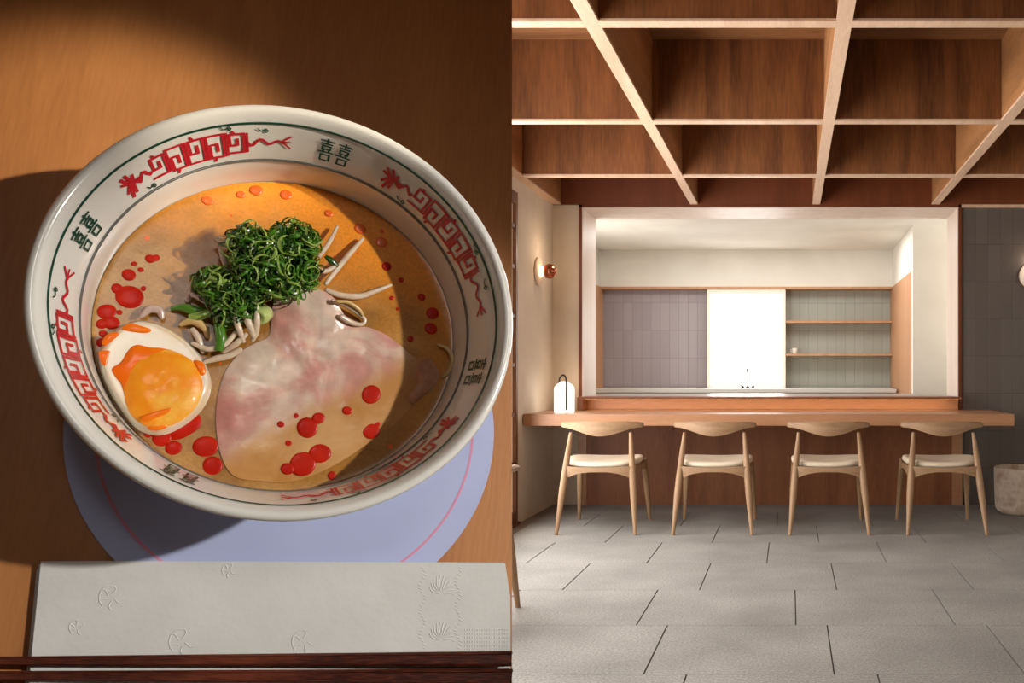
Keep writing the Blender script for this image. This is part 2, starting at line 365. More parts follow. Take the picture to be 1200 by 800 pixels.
# faucet
t = empty('faucet', 'slim dark steel kitchen faucet in front of the bright window', 'faucet', (-.44, 9.72, .8805))
m = MB(); m.lathe([(0,0),(.022,0),(.022,.012),(.011,.018),(.009,.19),(.006,.196),(0,.197)], 20, (-.44, 9.72, .8805)); P0(m, 'pipe', M['metal'], t)
m = MB(); m.tube([(-.44,9.72,1.07),(-.44,9.68,1.09),(-.44,9.62,1.085),(-.44,9.60,1.05)], .008, 10); P0(m, 'spout', M['metal'], t)
m = MB()
m.lathe([(0,0),(.01,0),(.012,.02),(.009,.03),(0,.031)], 16, (-.49, 9.72, .8805)); m.tube([(-.49,9.72,.905),(-.53,9.70,.918)], .006, 8); P0(m, 'handle', M['metal'], t)
m = MB()
m.lathe([(0,0),(.01,0),(.012,.02),(.009,.03),(0,.031)], 16, (-.385, 9.72, .8805)); m.tube([(-.385,9.72,.905),(-.345,9.70,.918)], .006, 8); P0(m, 'handle', M['metal'], t)
# cup on the lower shelf
t = empty('cup', 'small white cup standing on lower kitchen shelf near the window', 'cup', (.05, 10.06, 1.2465))
m = MB(); m.lathe([(0,0),(.018,0),(.02,.004),(.026,.03),(.028,.06),(.026,.06),(.023,.03),(.018,.006),(0,.006)], 28, (.05,10.06,1.2465)); P0(m, 'body', M['cup'], t)
m = MB(); m.tube([(.05-.026,10.06,1.29),(.05-.042,10.06,1.292),(.05-.044,10.06,1.272),(.05-.024,10.06,1.264)], .004, 8); P0(m, 'handle', M['cup'], t)

# ------------------------------------------------------------------ chairs
def smooth_path(pts, n=6):
    """Catmull-Rom through rows of any length"""
    P = [pts[0]] + list(pts) + [pts[-1]]; out = []
    for i in range(1, len(P)-2):
        for k in range(n):
            t = k/n
            out.append(tuple(.5*((2*b)+(-a+c)*t+(2*a-5*b+4*c-d)*t*t+(-a+3*b-3*c+d)*t**3) for a,b,c,d in zip(P[i-1],P[i],P[i+1],P[i+2])))
    out.append(tuple(pts[-1])); return out
def leg_mesh(a, b, rs):
    m = MB(); n = len(rs)-1
    pr = smooth_path([(a[0]+(b[0]-a[0])*i/n, a[1]+(b[1]-a[1])*i/n, a[2]+(b[2]-a[2])*i/n, rs[i]) for i in range(n+1)], 4)
    m.tube([p[:3] for p in pr], [p[3] for p in pr], 14); return m
def make_chair(name, label, group, arm=0.0):
    """origin on the floor between the rear legs' feet, backrest towards -Y"""
    t = empty(name, label, 'chair', (0,0,0), 0, group)
    for s in (-1, 1):
        leg_mesh((s*.253, .0, 0), (s*.196, .16, .645-arm), [.011, .0165, .0225, .0225, .018, .011]).build('leg', M['chairwood'], t, smooth=True)
        leg_mesh((s*.250, .645, 0), (s*.222, .55, .44), [.011, .015, .0195, .021, .019]).build('leg', M['chairwood'], t, smooth=True)
    # crest rail: curved board, deep in the middle and thin at the ends
    m = MB(); NX, NS = 40, 10; vs = []; fs = []
    for i in range(NX+1):
        u = -1+2*i/NX; a = abs(u)
        x = .273*u; yb = .135+.085*a**2; top = .721-arm-.010*a**3-.004*(1-a)*0
        depth = .098*(1-a**1.9)**.8*.78+.026 if a < .999 else .026
        dep = .036+.064*(math.cos(a*PI)*.5+.5)**.9
        zc = top-dep/2; th = .0125*(1-.35*a)
        for k in range(NS):
            an = 2*PI*k/NS; ca, sa = math.cos(an), math.sin(an)
            q = 1 if i not in (0, NX) else .6
            vs.append((x, yb + math.copysign(abs(ca)**.6, ca)*th*q + (zc-top)*.12 + sa*dep*.05, zc + math.copysign(abs(sa)**.7, sa)*dep/2*q))
    for i in range(NX):
        for k in range(NS): fs.append([i*NS+k, i*NS+(k+1)%NS, (i+1)*NS+(k+1)%NS, (i+1)*NS+k])
    fs.append(list(range(NS))); fs.append([NX*NS+k for k in range(NS)])
    m.add(vs, fs); m.build('backrest', M['chairrail'], t, smooth=True, sharp=60)
    # seat frame: front, sides and rear rail with curved brackets
    def brk(pts0, n, th=.011):
        # pts: (x,y,ztop,zbot) along the rail
        m = MB(); pr = smooth_path(pts0, 6); vs = []; fs = []
        for i,(x,y,zt,zb) in enumerate(pr): vs += [(x-n[0]*th,y-n[1]*th,zt),(x+n[0]*th,y+n[1]*th,zt),(x+n[0]*th,y+n[1]*th,zb),(x-n[0]*th,y-n[1]*th,zb)]
        for i in range(len(pr)-1):
            for k in range(4): fs.append([i*4+k, i*4+(k+1)%4, (i+1)*4+(k+1)%4, (i+1)*4+k])
        fs.append([0,1,2,3]); fs.append([len(pr)*4-4+k for k in range(4)]); m.add(vs, fs); return m
    brk([(-.222,.10,.432,.345),(-.16,.085,.428,.375),(-.08,.078,.425,.392),(0,.075,.424,.395),(.08,.078,.425,.392),(.16,.085,.428,.375),(.222,.10,.432,.345)], (0,1)).build('rear_rail', M['chairrail'], t, smooth=True)
    brk([(-.222,.535,.425,.385),(0,.55,.422,.392),(.222,.535,.425,.385)], (0,1)).build('front_rail', M['chairrail'], t, smooth=True)
    for s in (-1,1):
        brk([(s*.226,.10,.43,.36),(s*.232,.2,.425,.385),(s*.232,.32,.424,.395),(s*.23,.44,.425,.385),(s*.226,.53,.43,.365)], (1,0)).build('side_rail', M['chairwood'], t, smooth=True)
    # seat: upholstered saddle pad
    m = MB(); R, S = 12, 56; vs = []; fs = []
    def prof(an):
        c, s_ = math.cos(an), math.sin(an); e = 2/2.9
        x = .245*math.copysign(abs(c)**e, c); y = .235*math.copysign(abs(s_)**e, s_)
        x *= 1-.06*(-y/.235 if y < 0 else 0)
        return x, y
    rings = []
    lay = [(.0,1,.452),(.3,1,.453),(.55,1,.456),(.75,1,.459),(.88,1,.460),(.95,1,.457),(.99,1,.450),(1.0,1,.441),(.99,1,.432),(.95,1,.424),(.86,1,.418),(.5,1,.414),(.0,1,.413)]
    for j,(r,_,z) in enumerate(lay):
        for k in range(S):
            an = 2*PI*k/S; x, y = prof(an); x *= r; y *= r
            top = 1 if j < 7 else .45
            zz = z + top*(.016*(x/.245)**2*(.6+.4*(y>0)) - .010*max(0,-y/.235)**2 - .012*(1-r)) - (0 if y > 0 else .006*abs(y/.235))
            vs.append((x, .325+y*.98, zz+.008))
    for j in range(len(lay)-1):
        for k in range(S): fs.append([j*S+k, j*S+(k+1)%S, (j+1)*S+(k+1)%S, (j+1)*S+k])
    m.add(vs, fs); m.build('seat', M['cushion'], t, smooth=True, sharp=80)
    return t
def copy_tree(o):
    c = o.copy(); COL.objects.link(c)
    for ch in [x for x in bpy.data.objects if x.parent == o]:
        d = ch.copy(); COL.objects.link(d); d.parent = c
    return c
chair = make_chair('dining_chair', 'oak chair with cream seat nearest the glowing table lamp, leftmost of four', 'oak chairs along the bar')
chair.location = (-1.243, 6.0, 0)
for x, lb in ((-.497, 'oak chair with cream seat, second from the left at the bar'), (.252, 'oak chair with cream seat, third from the left at the bar'), (1.005, 'oak chair with cream seat nearest the stone planter, rightmost of four')):
    c = copy_tree(chair); c.location = (x, 6.0, 0); c['label'] = lb
ac = make_chair('armchair', 'wooden armchair mostly cut off by the frame beside the paper screens', None, arm=.08)
ac.location = (-1.452, 3.50, 0)
for s in (-1, 1):
    m = MB(); m.tube(smooth_path([(s*.255,.19,.625),(s*.278,.28,.632),(s*.288,.38,.634),(s*.285,.47,.632),(s*.281,.50,.63)], 5), [.014]*5+[.016]*5+[.018]*5+[.018]*5+[.012], 12, flat=(1.1,.8))
    m.build('armrest', M['chairwood'], ac, smooth=True)
    leg_mesh((s*.262, .46, .62), (s*.226, .53, .43), [.009,.013,.013,.011]).build('arm_post', M['chairwood'], ac, smooth=True)

# ------------------------------------------------------------------ lamps and planter
# portable lamp on the counter
lx, ly = -1.668, 6.93
t = empty('table_lamp', 'white glowing cordless table lamp with a dark looped handle on the counter', 'lamp', (lx, ly, .751))
m = MB(); m.lathe([(0,0),(.07,0),(.073,.004),(.073,.165),(.069,.182),(.056,.2),(.036,.212),(.03,.214),(.028,.222),(0,.223)], 40, (lx,ly,.751)); P0(m, 'lamp_body', M['lampglass'], t)
m = MB(); m.tube(smooth_path([(lx-.035,ly,.962),(lx-.030,ly-.01,1.0),(lx-.005,ly-.02,1.022),(lx+.02,ly-.045,1.008),(lx+.032,ly-.068,.965),(lx+.034,ly-.078,.90),(lx+.034,ly-.078,.765)], 6), .0065, 8); P0(m, 'handle', M['black'], t)
m = MB(); m.lathe([(0,.0),(.012,.0),(.012,.014),(0,.016)], 16, (lx-.035,ly,.958)); P0(m, 'handle_knob', M['copper'], t)
def sconce(name, label, base, axis):
    t = empty(name, label, 'wall lamp', base, 0, 'round wall lamps')
    if axis == 'X': fn = lambda mb, pr, seg=40: mb.lathe(pr, seg, base, 'X')
    else: fn = lambda mb, pr, seg=40: mb.lathe(pr, seg, base, 'Y')
    m = MB(); fn(m, [(0,.001),(.10,.001),(.105,.005),(.105,.014),(.10,.018),(0,.018)]); P0(m, 'wall_plate', M['sconceplate'] if axis == 'X' else M['winframe'], t)
    if axis == 'Y': m = MB(); fn(m, [(.105,.0185),(.108,.018),(.109,.004),(.106,.002),(.1055,.016)]); P0(m, 'rim_ring', M['darkwood'], t)
    m = MB(); fn(m, [(0,.018),(.035,.018),(.040,.028),(.036,.044),(0,.046)]); P0(m, 'bulb', M['glow'], t)
    m = MB(); fn(m, [(.018,.04),(.05,.062),(.056,.085),(.052,.108),(.038,.128),(.018,.138),(0,.14),(0,.13),(.03,.122),(.046,.1),(.048,.085),(.042,.068),(.016,.05)]); P0(m, 'shade', M['copper'], t)
    for ch in t.children:
        ch.data.polygons.foreach_set('use_smooth', [True]*len(ch.data.polygons))
    return t
sconce('wall_lamp', 'round copper wall lamp glowing on the beige plaster wall', (XL, 6.95, 1.79), 'X')
sconce('wall_lamp', 'round wall lamp on the dark tiles cut by right picture edge', (1.905, YB, 1.80), 'Y')
t = empty('planter', 'round weathered stone planter in front of the dark tiles', 'planter', (1.72, 6.95, 0))
m = MB(); m.lathe([(0,.0),(.15,.0),(.185,.02),(.2,.05),(.205,.2),(.207,.335),(.2,.345),(.19,.335),(.188,.2),(.0,.2)], 56, (1.72,6.95,0)); P0(m, 'pot', M['planter'], t)
m = MB(); m.lathe([(0,.31),(.1,.305),(.187,.30)], 40, (1.72,6.95,0)); P0(m, 'soil', M['soil'], t)
for o in bpy.data.objects:
    if o.name.startswith(('pot','lamp_body','pipe')) and o.type == 'MESH': o.data.polygons.foreach_set('use_smooth', [True]*len(o.data.polygons))

# ------------------------------------------------------------------ the tilted wooden table with the ramen bowl, close to the camera on the left
TU = Vector((.84704208, .51357843, -.13695587)); TV = Vector((0, .257665491, .966234182)); TN = Vector((.53152584, -.81844101, .21825351))
TO = Vector((-.24036792740, .44419448, 1.04189931))
FR = Matrix(((TU.x,TV.x,TN.x,TO.x),(TU.y,TV.y,TN.y,TO.y),(TU.z,TV.z,TN.z,TO.z),(0,0,0,1)))
CAM = Vector((0,0,ZC))
def L(px, py, h=0.0):
    """point of the photograph -> coordinates on the table, at height h above its top"""
    d = Vector(((px-PX)/F, 1, -(py-PY)/F))
    s = (TO + TN*h - CAM).dot(TN)/d.dot(TN); q = CAM + d*s - TO
    return Vector((q.dot(TU), q.dot(TV), h))

# --- materials of the meal
TM = {}
TM['table'] = wood('warm table wood', rgb(160,102,54), rgb(198,134,76), 'Y', 9, .5, contrast=.55, fine=.1, figure=.7)
TM['china'] = plain('white glazed china', rgb(232,230,224), .16, coat=.6)
TM['green'] = plain('dark green glaze', rgb(24,72,56), .25)
TM['grey'] = plain('grey glaze', rgb(110,112,108), .25)
TM['red'] = plain('red glaze', rgb(196,34,48), .25)
TM['coaster'] = mottled('lilac paper', [rgb(178,188,228), rgb(186,196,234)], 20, .8, .05)
TM['pink'] = plain('pink print', rgb(222,150,180), .8)
TM['napkin'] = mottled('white paper napkin', [rgb(212,213,210), rgb(222,223,221)], 30, .9, .25, bscale=260, bdist=.0006)
TM['stick'] = wood('lacquered rosewood', rgb(52,20,14), rgb(124,58,36), 'X', 22, .28, contrast=1.2, coat=.5, figure=.5)
TM['eggwhite'] = mottled('egg white', [rgb(232,216,190), rgb(240,228,206), rgb(234,205,160)], 40, .25, .06, bscale=300, sss=.25, coat=.4)
TM['yolk'] = mottled('egg yolk', [rgb(255,178,44), rgb(252,150,20), rgb(255,202,84)], 55, .38, .1, bscale=500, coat=.12)
TM['runny'] = mottled('runny yolk', [rgb(250,106,8), rgb(255,132,14)], 60, .3, .05, coat=.15)
TM['oil'] = mottled('chili oil', [rgb(172,20,4), rgb(200,36,8)], 120, .35, 0, spec=.15, coat=.04)
TM['oil2'] = plain('orange oil', rgb(232,98,22), .3, coat=.1)
TM['sc1'] = plain('dark scallion green', rgb(36,76,14), .3, coat=.4)
TM['sc2'] = plain('scallion green', rgb(76,128,30), .3, coat=.4)
TM['sc3'] = plain('light scallion green', rgb(150,180,84), .3, coat=.4)
TM['sc4'] = mottled('pale scallion', [rgb(176,196,104), rgb(206,214,150)], 150, .3, 0, coat=.4, sss=.2)
TM['sprout'] = mottled('bean sprout', [rgb(214,188,160), rgb(236,218,196)], 120, .25, .05, sss=.3, coat=.5)
TM['onion'] = mottled('onion', [rgb(190,160,150), rgb(222,200,186)], 120, .25, .05, sss=.2, coat=.5)
TM['noodle'] = mottled('noodle', [rgb(214,176,110), rgb(226,194,132)], 90, .3, .05, sss=.2, coat=.4)

# --- table: board, battens and pedestal
e1 = (L(600, 0) - L(600, 800)); e1.z = 0; e1.normalize(); e2 = Vector((-e1.y, e1.x, 0))   # e2 to the left
def B(a, b, z=0): q = L(600, 400); return (q.x + e1.x*a + e2.x*b, q.y + e1.y*a + e2.y*b, z)
tb = empty('wooden_table', 'warm brown tilted wooden table under the ramen bowl', 'table', (0,0,0), 0, None, FR)
m = MB(); q = [B(-.36,0)[:2], B(.36,0)[:2], B(.36,.56)[:2], B(-.36,.56)[:2]]; m.prism(q, -.026, 0)
m.build('table_top', TM['table'], tb)
m = MB()
for a in (-.2, .2): MB().prism([B(a-.025,.06)[:2], B(a+.025,.06)[:2], B(a+.025,.5)[:2], B(a-.025,.5)[:2]], -.05, -.0265).build('batten', TM['table'], tb)
FI = FR.inverted()
def WL(p): return FI @ Vector(p)
def wb(lo, hi):
    m = MB(); m.box(lo, hi, .004); m.v = [WL(v) for v in m.v]; return m
pc = FR @ Vector(B(0, .28, -.05))
m = MB(); m.tube([WL((pc.x,pc.y,pc.z+.0)), WL((pc.x-.05,pc.y+.08,.9)), WL((pc.x-.05,pc.y+.08,.03))], .028, 16); m.build('pedestal', M['darkwood'], tb, smooth=True)
wb((pc.x-.30,pc.y+.05,.0),(pc.x+.2,pc.y+.11,.035)).build('foot', M['darkwood'], tb)
wb((pc.x-.08,pc.y-.17,.0),(pc.x-.02,pc.y+.33,.036)).build('foot', M['darkwood'], tb)

# --- coaster
CC = Vector((.0128, -.0372, 0)); RC = .0888
co_ = empty('coaster', 'round lilac paper coaster with a thin pink ring under the bowl', 'coaster', CC, 0, None, FR)
m = MB(); m.lathe([(0,.0002),(RC,.0002),(RC+.0002,.0006),(RC,.001),(0,.001)], 128, CC); m.build('disc', TM['coaster'], co_, origin=CC, smooth=True, sharp=30)
m = MB(); rr = RC*.872; m.lathe([(rr,.00102),(rr+.0011,.00102),(rr+.0011,.00112),(rr,.00112)], 128, CC, close=True); m.build('printed_ring', TM['pink'], co_, origin=CC)

# --- bowl
bowl = empty('ramen_bowl', 'white ramen bowl with red meander dragons and green characters inside the rim', 'bowl', (0,0,.0012), 0, None, FR)
ob = Vector((0,0,.0012))
prof = [(0,.004),(.034,.004),(.036,.0012),(.040,.0012),(.041,.006),(.048,.010),(.060,.018),(.069,.028),(.0755,.040),(.080,.052),(.0832,.064),(.0853,.0695),(.0872,.0722),(.0876,.0738),(.0868,.0752),(.0852,.0756),(.0838,.0748),(.0826,.073),
        (.0813,.071),(.0786,.0645),(.076,.058),(.073,.050),(.0715,.041),(.0708,.032),(.069,.025),(.060,.015),(.045,.009),(0,.007)]
m = MB(); m.lathe(prof, 160); m.build('bowl_body', TM['china'], bowl, origin=ob, smooth=True, sharp=70)
# inner band surface: t=0 at the green ring, 1 at the grey ring
BP = [(0,.0813,.071),(.33,.0786,.0645),(.63,.076,.058),(1,.073,.050)]
def band(th, t, off=.00035):
    t = max(0, min(1, t))
    for (a,ra,za),(b,rb,zb) in zip(BP, BP[1:]):
        if t <= b: break
    k = (t-a)/(b-a); r = ra+(rb-ra)*k; z = za+(zb-za)*k
    dr, dz = rb-ra, zb-za; n_ = Vector((dz, -dr)).normalized()   # points inwards and up
    r += n_.x*off; z += n_.y*off
    return Vector((r*math.cos(th), r*math.sin(th), z)), Vector((n_.x*math.cos(th), n_.x*math.sin(th), n_.y))
def ring(t, w, mat, name):
    m = MB(); p0 = band(0, t-w/2)[0]; p1 = band(0, t+w/2)[0]; q0 = band(0, t-w/2, .0001)[0]; q1 = band(0, t+w/2, .0001)[0]
    m.lathe([(p0.x,p0.z),(p1.x,p1.z),(q1.x,q1.z),(q0.x,q0.z)], 160, close=True); return m.build(name, mat, bowl, origin=ob)
ring(.02, .055, TM['green'], 'green_ring')
ring(.95, .022, TM['grey'], 'grey_ring'); ring(.995, .03, TM['grey'], 'grey_ring')
def stroke(m, pts, w, closed=False):
    """flat glazed line on the band; pts are (theta, t)"""
    if closed: pts = list(pts)+[pts[0]]
    for (a0,t0),(a1,t1) in zip(pts, pts[1:]):
        ln = math.hypot((a1-a0)*.078, (t1-t0)*.0225); n = max(1, int(ln/.0015)); vs = []; fs = []
        for i in range(n+1):
            k = i/n; ex = (-.35*w/ln if i == 0 else (.35*w/ln if i == n else 0)) if ln > 0 else 0
            k += ex; p, nn = band(a0+(a1-a0)*k, t0+(t1-t0)*k, .00042); 
            p2, _ = band(a0+(a1-a0)*(k+.01), t0+(t1-t0)*(k+.01), .00042); tg = (p2-p); tg = tg.normalized() if tg.length else Vector((1,0,0))
            sd = tg.cross(nn).normalized()*w/2
            vs += [p+sd, p-sd]
        for i in range(n): fs.append([2*i, 2*i+1, 2*i+3, 2*i+2])
        m.add(vs, fs)
def theta(px, py): p = L(px, py, .062); return math.atan2(p.y, p.x)
def dragon(h, t):
    a0, a1 = theta(*h), theta(*t)
    while a1 > a0: a1 -= 2*PI                      # clockwise from head to tail
    while a1 < a0-2*PI: a1 += 2*PI
    A = lambda s: a0+(a1-a0)*s
    m = MB(); W = .0012
    # spiky head
    for q in ([(0,.30),(.035,.5),(.0,.66)], [(-.01,.42),(.04,.5),(.02,.8)], [(.03,.28),(.055,.5),(.05,.74)], [(.07,.36),(.06,.5),(.1,.6)], [(.03,.5),(.1,.5)]):
        stroke(m, [(A(x), y) for x, y in q], W*1.15)
    stroke(m, [(A(.08+.1*i/8), .5+.07*math.sin(i*1.1)) for i in range(9)], W*1.1)
    # meander body
    s0, n, w = .18, 5, .115
    for k in range(n):
        x = s0+k*w; u = lambda a, b: (A(x+a*w), .5+(b-.5)*(.50 if k in (0,4) else .60)*(1 if k % 2 else -1))
        stroke(m, [u(0,.05), u(.84,.05), u(.84,.95), u(.14,.95), u(.14,.42), u(.52,.42), u(.52,.70)], W)
        stroke(m, [u(.84,.05), u(1.0,.05), u(1.0,.95)], W*.8)
        stroke(m, [u(.3,1.1), u(.42,.95)], W*.8)
    # tail
    xe = s0+n*w
    stroke(m, [(A(xe+(.96-xe)*i/14), .5+.09*math.sin(i*.9)*(1-i/20)) for i in range(15)], W*1.0)
    for d in (-.14, 0, .14): stroke(m, [(A(.95), .48), (A(1.0), .48+d)], W*.7)
    m.build('dragon_motif', TM['red'], bowl, origin=ob)
    for s, c in ((.16, .84), (.66, .1), (.86,.2)):   # small green scrolls beside the body
        m = MB()
        stroke(m, [(A(s+.012*math.cos(q*.8)*(1-q/12)), c+.07*math.sin(q*.8)*(1-q/12)) for q in range(9)] + [(A(s-.03), c+.02), (A(s-.045), c-.04)], .0005)
        m.build('scroll_mark', TM['green'], bowl, origin=ob)
dragon((140,214), (340,158)); dragon((448,208), (572,368)); dragon((532,490), (330,586)); dragon((143,518), (63,312))
def happiness(px, py):
    a = theta(px, py); m = MB(); W = .00085
    X = .0132/.074; H = .56
    for s in (-1, 1):
        f = lambda x, y: (a - (s*.26+(x-.5)*.46)*X, .5-(y-.5)*H)
        for q in ([(.1,.93),(.9,.93)], [(.5,1.02),(.5,.78)], [(.2,.79),(.8,.79)], [(.05,.42),(.95,.42)], [(.35,.52),(.3,.42)], [(.65,.52),(.7,.42)]):
            stroke(m, [f(*p) for p in q], W)
        stroke(m, [f(*p) for p in ((.25,.54),(.75,.54),(.75,.69),(.25,.69))], W, True)
        stroke(m, [f(*p) for p in ((.22,.04),(.78,.04),(.78,.29),(.22,.29))], W, True)
    m.build('green_character', TM['green'], bowl, origin=ob)
happiness(96, 269); happiness(391, 184); happiness(551, 433); happiness(208, 560)

# --- broth
ZS = .032; RS = .0705
def soupmat():
    m, nt, bs = newmat('creamy ramen broth')
    tc = N(nt,'ShaderNodeTexCoord'); sp = N(nt,'ShaderNodeSeparateXYZ'); nt.links.new(tc.outputs['Object'], sp.inputs[0])
    no = N(nt,'ShaderNodeTexNoise'); no.inputs['Scale'].default_value = 38; no.inputs['Detail'].default_value = 5; no.inputs['Distortion'].default_value = .7
    nt.links.new(tc.outputs['Object'], no.inputs['Vector'])
    r1 = ramp(nt, [(.3, rgb(140,94,36)), (.52, rgb(170,120,56)), (.72, rgb(194,146,80))]); nt.links.new(no.outputs['Fac'], r1.inputs['Fac'])
    # oily orange film towards the far upper right side
    n2 = N(nt,'ShaderNodeTexNoise'); n2.inputs['Scale'].default_value = 22; n2.inputs['Detail'].default_value = 3
    nt.links.new(tc.outputs['Object'], n2.inputs['Vector'])
    dot = N(nt,'ShaderNodeVectorMath', operation='DOT_PRODUCT'); dot.inputs[1].default_value = (.35,.94,0)
    nt.links.new(tc.outputs['Object'], dot.inputs[0])
    mr = N(nt,'ShaderNodeMapRange'); mr.inputs['From Min'].default_value = .012; mr.inputs['From Max'].default_value = .062
    nt.links.new(dot.outputs['Value'], mr.inputs['Value'])
    ad = N(nt,'ShaderNodeMath', operation='MULTIPLY_ADD'); ad.inputs[1].default_value = 1.6; ad.inputs[2].default_value = -.85
    nt.links.new(n2.outputs['Fac'], ad.inputs[0])
    a2 = N(nt,'ShaderNodeMath', operation='ADD', use_clamp=True); nt.links.new(mr.outputs['Result'], a2.inputs[0]); nt.links.new(ad.outputs[0], a2.inputs[1])
    mx = N(nt,'ShaderNodeMix', data_type='RGBA'); mx.inputs['B'].default_value = rgb(244,150,40)
    nt.links.new(a2.outputs[0], mx.inputs['Factor']); nt.links.new(r1.outputs['Color'], mx.inputs['A'])
    # small red flecks of chili oil
    vo = N(nt,'ShaderNodeTexVoronoi'); vo.inputs['Scale'].default_value = 210; nt.links.new(tc.outputs['Object'], vo.inputs['Vector'])
    sep = N(nt,'ShaderNodeSeparateColor'); nt.links.new(vo.outputs['Color'], sep.inputs[0])
    cmp_ = N(nt,'ShaderNodeMath', operation='GREATER_THAN'); cmp_.inputs[1].default_value = .93; nt.links.new(sep.outputs[0], cmp_.inputs[0])
    lt = N(nt,'ShaderNodeMath', operation='LESS_THAN'); lt.inputs[1].default_value = .22; nt.links.new(vo.outputs['Distance'], lt.inputs[0])
    mu = N(nt,'ShaderNodeMath', operation='MULTIPLY'); nt.links.new(cmp_.outputs[0], mu.inputs[0]); nt.links.new(lt.outputs[0], mu.inputs[1])
    m3 = N(nt,'ShaderNodeMix', data_type='RGBA'); m3.inputs['B'].default_value = rgb(224,92,16)
    nt.links.new(mu.outputs[0], m3.inputs['Factor']); nt.links.new(mx.outputs['Result'], m3.inputs['A'])
    # fine bubbles
    n5 = N(nt,'ShaderNodeTexNoise'); n5.inputs['Scale'].default_value = 900; nt.links.new(tc.outputs['Object'], n5.inputs['Vector'])
    mr5 = N(nt,'ShaderNodeMapRange'); mr5.inputs['From Min'].default_value=.3; mr5.inputs['From Max'].default_value=.7; mr5.inputs['To Min'].default_value=.88; mr5.inputs['To Max'].default_value=1.12
    nt.links.new(n5.outputs['Fac'], mr5.inputs['Value'])
    sc = N(nt,'ShaderNodeVectorMath', operation='SCALE'); nt.links.new(m3.outputs['Result'], sc.inputs[0]); nt.links.new(mr5.outputs['Result'], sc.inputs['Scale'])
    nt.links.new(sc.outputs['Vector'], bs.inputs['Base Color'])
    bs.inputs['Roughness'].default_value = .22; bs.inputs['Specular IOR Level'].default_value = .35
    b = N(nt,'ShaderNodeBump'); b.inputs['Strength'].default_value = .25; b.inputs['Distance'].default_value = .0004
    n6 = N(nt,'ShaderNodeTexNoise'); n6.inputs['Scale'].default_value = 180; n6.inputs['Detail'].default_value = 4; nt.links.new(tc.outputs['Object'], n6.inputs['Vector'])
    nt.links.new(n6.outputs['Fac'], b.inputs['Height']); nt.links.new(b.outputs['Normal'], bs.inputs['Normal'])
    return m
broth = MB(); broth.lathe([(0,.026),(.0660,.027),(.0698,.0312),(RS,ZS+.0001),(.0698,ZS),(.068,ZS),(.03,ZS),(0,ZS)], 120)
os_ = Vector((0,0,.026))
soup = broth.build('ramen_broth', soupmat(), None, origin=os_, frame=FR, smooth=True, sharp=60)
tag(soup, 'creamy orange brown ramen broth with red chili oil drops filling the bowl', 'soup')

# --- blobs: soft-edged flat bodies from a closed outline
def clampr(p, R):
    r = math.hypot(p.x, p.y); return p if r <= R else Vector((p.x*R/r, p.y*R/r, p.z))
CL = [.0672]
def outline(pix, h, n=6):
    P = [clampr(L(x, y, h), CL[0]) for x, y in pix]; k = len(P); out = []
    for i in range(k):
        a, b, c, d = P[i-1], P[i], P[(i+1) % k], P[(i+2) % k]
        for j in range(n):
            t = j/n; out.append(.5*((2*b)+(c-a)*t+(2*a-5*b+4*c-d)*t*t+(-a+3*b-3*c+d)*t**3))
    return out
def blob(m, pix, ctr, h, ztop, zbase, rings=12, n=6):
    """ztop(rho, point) -> height; the side runs down to zbase"""
    O = outline(pix, h, n); C_ = L(ctr[0], ctr[1], h); S = len(O); vs = [Vector((C_.x, C_.y, ztop(0, C_)))]; fs = []
    rh = [math.sin(PI/2*(i+1)/rings) for i in range(rings)]
    for r in rh:
        for p in O:
            q = C_ + (p-C_)*r; vs.append(Vector((q.x, q.y, ztop(r, q))))
    for p in O: q = C_ + (p-C_)*.985; vs.append(Vector((q.x, q.y, zbase)))
    for k in range(S):
        fs.append([0, 1+k, 1+(k+1) % S])
        for i in range(rings): fs.append([1+i*S+k, 1+(i+1)*S+k, 1+(i+1)*S+(k+1) % S, 1+i*S+(k+1) % S])
    fs.append([1+rings*S+k for k in range(S)][::-1])
    return m.add(vs, fs)

